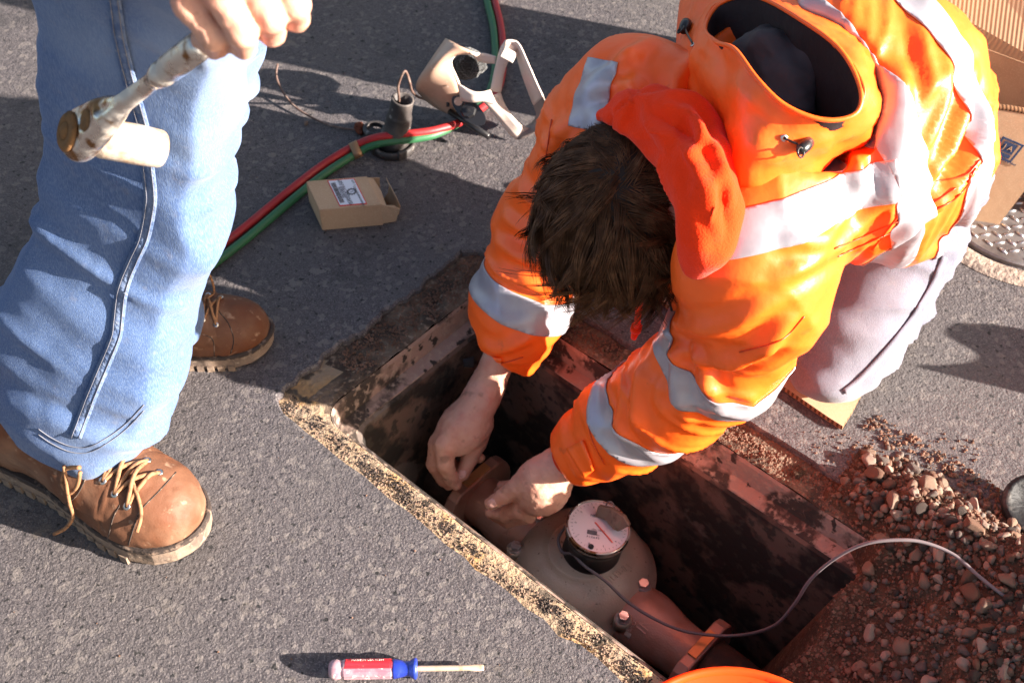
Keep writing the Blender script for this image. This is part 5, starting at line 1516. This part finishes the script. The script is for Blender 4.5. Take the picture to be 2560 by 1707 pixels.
# ------------------------------------------------------------------ orange bucket
bz = .0; br_ = .148
bfar = P(1815, 1660, bz); bc = Vector((bfar.x, bfar.y - br_, 0))
bk = root('bucket', Vector((bc.x, bc.y, -.325)), 'orange plastic bucket standing in the pit at the bottom edge', 'bucket')
Mz = Matrix.Translation((bc.x, bc.y, 0))
V, F = lathe_geo([(.122, -.325), (.125, -.322), (br_ - .007, bz - .06), (br_ - .006, bz - .01), (br_ - .010, bz - .008), (.121, -.315), (.02, -.314)], 56, Mz); mkobj('wall', V, F, M['bucket'], bk)
V, F = lathe_geo([(br_ - .007, bz - .014), (br_ - .001, bz - .012), (br_, bz - .004), (br_ - .003, bz), (br_ - .008, bz - .002), (br_ - .0095, bz - .012)], 56, Mz, False, False); mkobj('rim', V, F, M['bucket'], bk)
V, F = lathe_geo([(br_ - .0065, bz - .055), (br_ + .001, bz - .054), (br_ + .001, bz - .050), (br_ - .0065, bz - .049)], 56, Mz, False, False); mkobj('rib', V, F, M['bucket'], bk)

# ------------------------------------------------------------------ screwdriver
sdr = root('screwdriver', P(1000, 1668, 0), 'flat blade screwdriver with red and clear handle and blue collar', 'screwdriver')
a, b = P(821, 1673, .0125), P(1210, 1668, .0115); sx = (b - a).normalized(); SL = (b - a).length
fm = frame(a, Vector((0, 0, 1)).cross(sx), sx)      # local z along the tool
def sp_(x): return (x - 821) / 389 * SL
V, F = lathe_geo([(.003, 0), (.0085, .001), (.0115, .005), (.0118, .010), (.0105, sp_(852)), (.0095, sp_(856))], 22, fm); cap_ = mkobj('handle_cap', V, F, M['acetate'], sdr)
def fluted(z0, z1, r, name, mt, a0=0, a1=2 * math.pi, n=48):
    V = []; F = []
    for z, k in ((z0, .90), (z0 + .003, 1), (z1 - .003, 1), (z1, .93)):
        for i in range(n + 1):
            t = a0 + (a1 - a0) * i / n
            rr = r * k * (1 - .05 * (math.cos(t * 6) > .6))
            V.append(fm @ Vector((rr * math.cos(t), rr * math.sin(t), z)))
    m = n + 1
    for q in range(3):
        for i in range(n): F.append((q * m + i, q * m + i + 1, (q + 1) * m + i + 1, (q + 1) * m + i))
    F.append(tuple(range(m))[::-1]); F.append(tuple(3 * m + i for i in range(m)))
    return mkobj(name, V, F, mt, sdr, False)
fluted(sp_(855), sp_(983), .0116, 'handle', M['acetate'])
# the red panel lies on the upper far flank
up_l = fm.to_3x3().inverted() @ Vector((0, .50, .86)); an = math.atan2(up_l.y, up_l.x)
rp2 = fluted(sp_(859), sp_(981), .0121, 'red_panel', M['redacet'], an - .75, an + .95, 16)
text('MADE IN USA 41294', .0042, Matrix.Translation(fm @ Vector((.0122 * math.cos(an), .0122 * math.sin(an), sp_(920)))) @ frame((0, 0, 0), sx, Vector((0, .50, .86)) - sx * sx.dot(Vector((0, .50, .86)))).to_3x3().to_4x4(), M['strap'], sdr, 'lettering', .0002)
V, F = lathe_geo([(.0112, sp_(982)), (.0118, sp_(986)), (.0100, sp_(1002)), (.0088, sp_(1015)), (.0092, sp_(1024)), (.0122, sp_(1034)), (.0125, sp_(1040)), (.0105, sp_(1043)), (.0035, sp_(1043.5))], 24, fm); mkobj('collar', V, F, M['blueacet'], sdr)
V = []; F = []
for z, wx, wz in ((1043, .0034, .0034), (1150, .0034, .0034), (1172, .0034, .0030), (1188, .0046, .0018), (1202, .0043, .0010), (1210, .0032, .0006)):
    for i in range(12):
        t = 2 * math.pi * i / 12; V.append(fm @ Vector((wx * math.cos(t), wz * math.sin(t), sp_(z))))
for q in range(5):
    for i in range(12): F.append((q * 12 + i, q * 12 + (i + 1) % 12, (q + 1) * 12 + (i + 1) % 12, (q + 1) * 12 + i))
F.append(tuple(60 + i for i in range(12))); mkobj('shaft', V, F, M['shaft'], sdr)

# ------------------------------------------------------------------ small carton
FL_, FR_, BL_ = P(807, 576, 0), P(958, 563, 0), P(774, 505, 0)
ex, ey = FR_ - FL_, BL_ - FL_; bh = .042
fm = Matrix(((ex.x, ey.x, 0, FL_.x), (ex.y, ey.y, 0, FL_.y), (0, 0, 1, 0), (0, 0, 0, 1)))
car = root('carton', FL_ + ex / 2 + ey / 2, 'small brown carton lying open with a white barcode label', 'carton')
def panel(name, pts, mt, parent, th=.0012, off=0):
    V = [list(fm @ Vector(p)) for p in pts]
    o = mkobj(name, V, [tuple(range(len(V)))], mt, parent, False); return solid(o, th, off)
z1 = bh
panel('top_panel', [(0, 0, z1), (1, 0, z1), (1, 1, z1), (0, 1, z1)], M['card'], car)
panel('bottom_panel', [(0.004, 0.006, .001), (1, .006, .001), (1, .99, .001), (.004, .99, .001)], M['card'], car)
panel('front_panel', [(0.004, 0, .001), (1, 0, .001), (1, 0, z1 - .001), (.004, 0, z1 - .001)], M['card'], car)
panel('back_panel', [(0.004, 1, .001), (1, 1, .001), (1, 1, z1 - .001), (.004, 1, z1 - .001)], M['card'], car)
panel('end_panel', [(0, 0.004, .001), (0, .996, .001), (0, .996, z1 - .001), (0, .004, z1 - .001)], M['card'], car)
panel('tuck_flap', [(1.0, .02, z1 - .0005), (1.0, .97, z1 - .0005), (1.10, .93, z1 - .002), (1.12, .5, z1 - .003), (1.08, .0, z1 - .003)], M['card'], car)
panel('side_flap', [(1.003, 0, .004), (1.003, 0, z1 - .001), (1.20, -.02, z1 - .002), (1.27, -.10, z1 - .006), (1.21, -.06, .011)], M['card'], car)
panel('side_flap', [(1.003, 1, .004), (1.003, 1, z1 - .002), (1.22, 1.03, z1 - .006), (1.20, 1.03, .008)], M['card'], car)
panel('lid_flap', [(1.003, .03, .002), (1.003, .96, .002), (1.20, .92, .003), (1.22, .06, .002)], M['card'], car)
V = []; F = []
for i, (x, z) in enumerate(((1.22, .003), (1.30, .014), (1.33, .030), (1.29, .045))):
    V += [fm @ Vector((x, .12, z)), fm @ Vector((x, .84, z * 1.02))]
for i in range(3): F.append((2 * i, 2 * i + 1, 2 * i + 3, 2 * i + 2))
solid(mkobj('curled_flap', V, F, M['card'], car), .001, 0)
# label: text runs from the back edge to the front edge of the top
lab = panel('label', [(.335, .055, z1 + .0008), (.785, .055, z1 + .0008), (.785, .965, z1 + .0008), (.335, .965, z1 + .0008)], M['redink'], car, .0003, 1)
panel('label_paper', [(.350, .085, z1 + .0013), (.770, .085, z1 + .0013), (.770, .935, z1 + .0013), (.350, .935, z1 + .0013)], M['paper'], car, .0003, 1)
wx = ex.length; wy = ey.length
def lt(s, size, x, y, nm='label_print'):
    q = fm @ Vector((x, y, z1 + .0019)); text(s, size, frame(q, -ey, Vector((0, 0, 1))), M['ink'], car, nm, .0001, 'CENTER', .95)
lt('QTY:  1', .0048, .735, .80); lt('CHINA/KOREA/TAIWAN', .0046, .715, .34); lt('1 INCH BOLT UP KITS PLATED', .0048, .545, .50); lt('MATCO - NORCA INDUSTRIES, INC', .0042, .510, .50); lt('BUPK0100Z', .0056, .470, .50)
mb = MB(); x_ = 0.16
while x_ < .86:
    wv = rng.choice((.004, .007, .011)); q = fm @ Vector((.405, x_, z1 + .0019))
    mb.add(*box_geo((0, 0, 0), (wv * wy, .075 * wx, .0002), frame(q, ey, Vector((0, 0, 1))))); x_ += wv + rng.choice((.005, .008, .012))
o = mb.build('barcode', M['ink'], car, False); o['kind'] = 'stuff'
q = fm @ Vector((.635, .50, z1 + .0018)); fq = frame(q, -ey, Vector((0, 0, 1)))
V = []; F = []
n = 48
for i in range(n):
    a = 2 * math.pi * i / n; ro = .0082 if (i // 2) % 2 else .0070
    V += [fq @ Vector((.0046 * math.cos(a), .0046 * math.sin(a), 0)), fq @ Vector((ro * math.cos(a), ro * math.sin(a), 0))]
for i in range(n): j = (i + 1) % n; F.append((2 * i, 2 * i + 1, 2 * j + 1, 2 * j))
solid(mkobj('gear_emblem', V, F, M['ink'], car, False), .0002, 1)
text('S', .0085, fq, M['ink'], car, 'emblem_letter', .0001)

# ------------------------------------------------------------------ twin welding hose
hr_ = .0066
red = [(1226, -60, .008), (1236, 0, .008), (1251, 62, .008), (1257, 120, .008), (1256, 180, .008), (1240, 235, .009), (1205, 270, .012), (1150, 306, .022), (1095, 324, .030), (1050, 332, .034), (990, 338, .036), (940, 345, .032), (885, 366, .018), (800, 418, .008), (700, 496, .007), (600, 578, .007), (500, 652, .007), (400, 715, .007), (330, 745, .007)]
grn = [(1206, -60, .008), (1217, 0, .008), (1232, 62, .008), (1238, 120, .008), (1237, 180, .008), (1222, 232, .009), (1190, 272, .010), (1140, 312, .018), (1090, 336, .024), (1045, 346, .027), (990, 353, .028), (940, 361, .024), (893, 383, .012), (812, 435, .007), (714, 514, .007), (616, 597, .007), (516, 672, .007), (415, 735, .007), (345, 765, .007)]
hose = root('twin_hose', P(800, 430, 0), 'red and green twin gas hose snaking across the shaded asphalt', 'hose')
tube('red_hose', [P(*a) for a in red], hr_, M['red_rubber'], hose, 14, 8)
tube('green_hose', [P(*a) for a in grn], hr_, M['green_rubber'], hose, 14, 8)
ca, cb = P(886, 367, .019), P(893, 383, .013); dr = (P(905, 358, .022) - P(870, 375, .016)).normalized()
V = []; F = []
n = 24
c_ = (ca + cb) / 2; ud = (ca - cb).normalized(); wd_ = ud.cross(dr).normalized()
for z in (-.007, .007):
    for i in range(n):
        a = 2 * math.pi * i / n
        V.append(c_ + dr * z + ud * (math.copysign(.0065, math.cos(a)) + .0078 * math.cos(a)) + wd_ * .0082 * math.sin(a))
for i in range(n): F.append((i, (i + 1) % n, n + (i + 1) % n, n + i))
solid(mkobj('hose_clip', V, F, M['brass'], hose), .001, 1)

# ------------------------------------------------------------------ face-shield headgear
hg = root('headgear', P(1180, 290, 0), 'tan plastic face shield headgear with pale straps on the asphalt', 'headgear')
Lc = crv([(1115, 97, .165), (1072, 159, .140), (1040, 212, .090), (1056, 243, .045), (1088, 268, .022), (1120, 284, .010)], 5)
Rc = crv([(1186, 134, .165), (1143, 136, .155), (1127, 160, .140), (1147, 210, .105), (1152, 250, .060), (1136, 284, .014)], 5)
V = []; F = []
for a, b in zip(Lc, Rc):
    for t in np.linspace(0, 1, 7):
        c = a * (1 - t) + b * t; V.append(P(c[0], c[1], c[2] + .012 * math.sin(t * math.pi)))
g = np.arange(len(V)).reshape(len(Lc), 7)
shell = solid(mkobj('crown_shell', [list(v) for v in V], gridF(g), M['tan_plastic'], hg), .0025, 0)
c = [P(*q) for q in Rc]; tube('shell_edge', c, .0022, M['strap'], shell, 6, 0)
G = SDF(np.array(P(1168, 160, .11)) - .08, np.array(P(1168, 160, .11)) + .08, .003)
G.chain([PR(1142, 165, .10, 30), PR(1168, 160, .11, 36), PR(1192, 158, .105, 26)], .01)
v_, f_ = G.mesh(); v_ = disp(v_, f_, lambda V, N: .0022 * fbm(V * 140, 121, 3), 1); mkobj('brow_pad', v_, f_, M['foam'], hg)
def strip(name, e1, e2, mt, th=.0022, n=5, parent=None):
    A_ = crv(e1, n); B2 = crv(e2, n); V = []; F = []
    m = 4
    for a, b in zip(A_, B2):
        for t in np.linspace(0, 1, m): V.append(list(P(*(a * (1 - t) + b * t))))
    return solid(mkobj(name, V, gridF(np.arange(len(V)).reshape(len(A_), m)), mt, parent or hg), th, 0)
jx = [(1206, 246, .092), (1228, 224, .102), (1251, 232, .095), (1238, 262, .078)]
strip('strap_arm', [(1226, 226, .103), (1238, 165, .140), (1250, 122, .168), (1262, 102, .182)], [(1252, 234, .095), (1262, 178, .132), (1280, 140, .160), (1296, 118, .172)], M['strap'])
strip('strap_arm', [(1204, 250, .090), (1238, 290, .055), (1272, 334, .018), (1290, 349, .006)], [(1252, 232, .096), (1266, 268, .072), (1298, 308, .044), (1326, 322, .026)], M['strap'])
strip('strap_arm', [(1146, 210, .112), (1180, 228, .107), (1206, 230, .106), (1228, 224, .103)], [(1152, 252, .082), (1180, 256, .088), (1208, 254, .088), (1240, 262, .078)], M['strap'])
strip('head_band', [(1264, 101, .184), (1282, 101, .184), (1299, 112, .180), (1322, 162, .160), (1344, 212, .132), (1358, 242, .112)], [(1256, 124, .166), (1274, 128, .160), (1291, 142, .150), (1305, 186, .118), (1324, 238, .072), (1335, 264, .052)], M['strap'])
strip('head_band', [(1358, 242, .112), (1367, 266, .092), (1363, 300, .062), (1345, 325, .034), (1310, 346, .012), (1290, 349, .006)], [(1335, 264, .052), (1341, 286, .034), (1332, 305, .022), (1316, 316, .024), (1300, 320, .026), (1296, 326, .02)], M['grey_plastic'])
V, F = box_geo((0, 0, 0), (.022, .017, .004), frame(P(1272, 138, .165), P(1290, 146, .160) - P(1256, 128, .167), Vector((-.2, -.5, .6)))); bevel(mkobj('buckle', V, F, M['strap'], hg, False), .0012)
strip('rear_strap', [(1180, 134, .160), (1210, 134, .155), (1240, 142, .150)], [(1195, 152, .140), (1215, 158, .138), (1238, 160, .138)], M['strap'])
tube('pivot_bar', [P(1124, 279, .035), P(1222, 342, .030)], .0052, M['black'], hg, 12, 0)
tube('pivot_bar', [P(1300, 152, .10), P(1322, 163, .10)], .0050, M['black'], hg, 12, 0)
fb = frame(P(1172, 276, .060), P(1200, 302, .05) - P(1145, 255, .07), Vector((-.3, -.6, .7)))
V = []; F = []
for z in (-.0012, .0012):
    for i in range(24):
        a = 2 * math.pi * i / 24; V.append(fb @ Vector((.034 * math.cos(a), .016 * math.sin(a), z)))
F = [(i, (i + 1) % 24, 24 + (i + 1) % 24, 24 + i) for i in range(24)] + [tuple(range(24))[::-1], tuple(24 + i for i in range(24))]
br = mkobj('pivot_bracket', V, F, M['black'], hg, False)
V, F = lathe_geo([(.013, .001), (.0135, .006), (.011, .0085), (.004, .009), (.0035, .013), (.001, .0135)], 8, fb); mkobj('knob', V, F, M['black'], br, False)
V, F = lathe_geo([(.007, .0013), (.007, .0022)], 14, fb @ Matrix.Translation((-.022, 0, 0))); mkobj('rivet', V, F, M['tan_plastic'], br, False)
tube('catch', [P(1103, 244, .06), P(1118, 248, .06), P(1120, 268, .05)], .0028, M['black'], hg, 8, 4)

# ------------------------------------------------------------------ flanged plastic tube with wires
tb, tt = P(984, 368, 0.0), P(1007, 247, .098)
ax = (tt - tb).normalized(); Lt = (tt - tb).length
ft = frame(tb, ax.orthogonal(), ax)
pt = root('plastic_tube', tb, 'dusty black flanged plastic tube standing under the red hose', 'tube')
prof = [(.0255, .004), (.0250, .030)]
for i in range(9): z = .032 + i * .0042; prof += [(.0222 - i * .0002, z), (.0208 - i * .0002, z + .0022)]
prof += [(.0185, .074), (.0178, Lt - .004), (.0185, Lt - .001), (.0172, Lt), (.0145, Lt - .001), (.0140, Lt - .05), (.002, Lt - .052)]
V, F = lathe_geo(prof, 36, ft); mkobj('barrel', V, F, M['tube'], pt)
V, F = lathe_geo([(.030, .0), (.0365, .001), (.0375, .012), (.0345, .015), (.031, .013), (.0295, .004)], 40, Matrix.Translation(tb), False, False); mkobj('flange', V, F, M['tube'], pt)
for i, a in enumerate((0.3, 1.9, 3.6, 5.2)):
    V, F = box_geo((.0365, 0, .010), (.006, .015, .016), Matrix.Translation(tb) @ Matrix.Rotation(a, 4, 'Z')); bevel(mkobj('lug', V, F, M['tube'], pt, False), .0015)
V, F = lathe_geo([(.012, .003), (.019, .003), (.020, .010), (.017, .012), (.013, .011)], 24, Matrix.Translation(P(938, 332, .004)), False, False); mkobj('ear', V, F, M['tube'], pt)
tube('rib', [ft @ Vector((.0205, -.004, .03)), ft @ Vector((.0185, -.004, Lt - .003))], .0015, M['tube'], pt, 6, 2)
top(tube('bent_wire', [P(998, 262, .075), P(997, 240, .105), P(996, 212, .130), P(1012, 178, .155), P(1024, 205, .125), P(1030, 228, .09), P(1046, 243, .04), P(1075, 252, .012)], .0022, M['wire'], None, 7, 6), 'bent rusty wire standing out of the black plastic tube', 'wire')
top(tube('wire', [P(694, 160, .045), P(691, 190, .032), P(704, 225, .018), P(735, 265, .010), P(785, 297, .006), P(840, 318, .004), P(888, 325, .005)], .0019, M['wire'], None, 7, 6), 'thin curved rusty wire lying on lit asphalt by the knee', 'wire')
q = P(897, 318, .008)
G = SDF(np.array(q) - .03, np.array(q) + .03, .0016); G.ell(q, (.009, .008, .008), None, 0); G.ell(q + Vector((.003, -.010, -.003)), (.006, .005, .004), None, .004)
v_, f_ = G.mesh(); v_ = disp(v_, f_, lambda V, N: .002 * fbm(V * 160, 131, 3), 1); top(mkobj('rust_clump', v_, f_, M['rust']), 'rust red clump at the end of the thin wire', 'rust clump')

# ------------------------------------------------------------------ large carton, upper right
b0 = P(2392, 549, 0)
box = root('cardboard_box', b0, 'large open cardboard box behind the kneeling person, printed with a navy emblem', 'box')
def bpanel(name, pts, mt, th=.005, parent=box):
    V = [list(q if isinstance(q, Vector) else P(*q)) for q in pts]; return solid(mkobj(name, V, [tuple(range(len(V)))], mt, parent, False), th, 0)
pa, pb, pc_ = P(2385, 548, .002), P(2492, 566, .002), P(2480, 266, .205)
nrm = (pb - pa).cross(pc_ - pa).normalized()
if nrm.dot(CAM - pa) < 0: nrm = -nrm
def onp(px, py, off=.0035):
    d = ray(px, py); t = ((pa + nrm * off) - CAM).dot(nrm) / d.dot(nrm); return CAM + d * t
fr = bpanel('front_panel', [onp(x_, y_, 0) for x_, y_ in ((2385, 548), (2492, 566), (2562, 474), (2660, 345), (2640, 290), (2565, 279), (2480, 266), (2440, 300))], M['card'])
q1, q2 = P(2438, 110, .180), P(2700, 208, .180)
bpanel('back_panel', [q1, q2, Vector((q2.x, q2.y, .003)), Vector((q1.x, q1.y, .003))], M['card'])
fl = bpanel('ridged_flap', [(2438, 110, .183), (2700, 208, .183), (2680, 30, .27), (2480, -40, .28), (2285, -24, .25)], M['cardridge'])
bpanel('side_panel', [P(2640, 560, .003), Vector((q2.x, q2.y, .003)), Vector((q2.x, q2.y, .178)), P(2700, 300, .17)], M['card'])
# torn top edge of the front panel
tube('torn_edge', [onp(2478, 266, 0), onp(2520, 270, 0), onp(2565, 278, 0), onp(2640, 289, 0)], .0045, M['cardcore'], fr, 6, 4)
# emblem on the front panel
c4 = [onp(2508, 344), onp(2557, 365), onp(2525, 405), onp(2483, 386)]
for i in range(4):
    a_, b_ = c4[i], c4[(i + 1) % 4]; ff = frame((a_ + b_) / 2, b_ - a_, nrm)
    V, F = box_geo((0, 0, 0), ((b_ - a_).length + .003, .003, .0006), ff); mkobj('emblem_frame', V, F, M['navy'], fr, False)
ctr = onp(2518, 374, .0035); ef = frame(ctr, onp(2532, 380) - onp(2508, 370), nrm)
V, F = box_geo((0, .003, 0), (.020, .017, .0006), ef); mkobj('emblem_block', V, F, M['navy'], fr, False)
V, F = box_geo((0, -.0105, 0), (.020, .006, .0006), ef); mkobj('emblem_block', V, F, M['navy'], fr, False)
text('ISO 9001', .0052, ef @ Matrix.Translation((0, .0150, 0)), M['navy'], fr, 'emblem_print', .0003); text('Quality System Certified', .0050, ef @ Matrix.Translation((0, -.0185, 0)), M['navy'], fr, 'emblem_print', .0003)
text('J A', .012, ef @ Matrix.Translation((0, .003, .0006)), M['card'], fr, 'emblem_print', .0002)

# ------------------------------------------------------------------ kneeling pad
pp = [(1545, 690), (1640, 752), (1730, 815), (1820, 880), (1915, 947), (2010, 1012), (2068, 1052), (2104, 1075), (2122, 1046), (2132, 1030), (2146, 1002), (2168, 968), (2230, 890), (2262, 832), (2310, 762), (2345, 700), (2368, 676), (2300, 600), (2100, 520), (1800, 560)]
V = []
for (x, y) in pp: V.append(P(x, y, .002))
pad = mkobj('kneeling_pad', [list(q) for q in V] + [list(q + Vector((0, 0, .0085))) for q in V], [tuple(range(len(V)))[::-1], tuple(len(V) + i for i in range(len(V)))], M['card'], None, False)
top(pad, 'flat cardboard sheet folded under the knees beside the pit rim', 'cardboard pad')
n = len(V); Ve = []; Fe = []
for q in V: Ve += [q + Vector((0, 0, .0005)), q + Vector((0, 0, .0083))]
for i in range(n): j = (i + 1) % n; Fe.append((2 * i, 2 * j, 2 * j + 1, 2 * i + 1))
mkobj('corrugated_edge', Ve, Fe, M['cardcore'], pad, False)

# ------------------------------------------------------------------ black cap at the right edge, unseen lump added beyond the frame to cast a shadow
cq = P(2585, 1272, .012)
V, F = lathe_geo([(.020, .004), (.034, .0), (.042, .004), (.043, .012), (.040, .017), (.033, .018), (.031, .010), (.004, .009)], 32, frame(cq, Vector((1, 0, .1)), Vector((-.15, -.25, .95))))
cap2 = top(mkobj('black_cap', V, F, M['wetblack']), 'shiny wet black round cap on the asphalt at the right edge', 'cap')
tp = Vector((1.02, 1.06, 0))
G = SDF((.72, .92, -.01), (1.25, 1.30, .26), .006)
G.ell(tp + Vector((.06, .04, .062)), (.10, .055, .062), None, 0); G.ell(tp + Vector((.05, .075, .10)), (.05, .035, .06), None, .03)
G.cone(tp + Vector((.05, .03, .08)), tp + Vector((-.035, .015, .150)), .04, .008, .03); G.half((0, 0, .002), (0, 0, -1))
v_, f_ = G.mesh(); v_ = disp(v_, f_, lambda V, N: .004 * fbm(V * 25, 141, 2), 1)
top(mkobj('shadow_caster_lump', v_, f_, M['leather']), 'unseen leather-brown lump added right of the frame to cast the rounded shadow', 'shadow caster')

# unseen box added behind the kneeling person to cast a straight-edged shadow
tall = root('shadow_caster_box', Vector((0.46, 1.80, 0)), 'unseen tall cardboard box added behind the kneeling person to throw a straight shadow', 'carton')
V, F = box_geo((0.46, 1.785, .241), (.22, .24, .48)); bevel(mkobj('caster_body', V, F, M['card'], tall, False), .004)
for sx_ in (-1, 1):
    V, F = box_geo((0.46 + sx_ * .0552, 1.785, .4835), (.109, .239, .003)); mkobj('lid_flap', V, F, M['card'], tall, False)
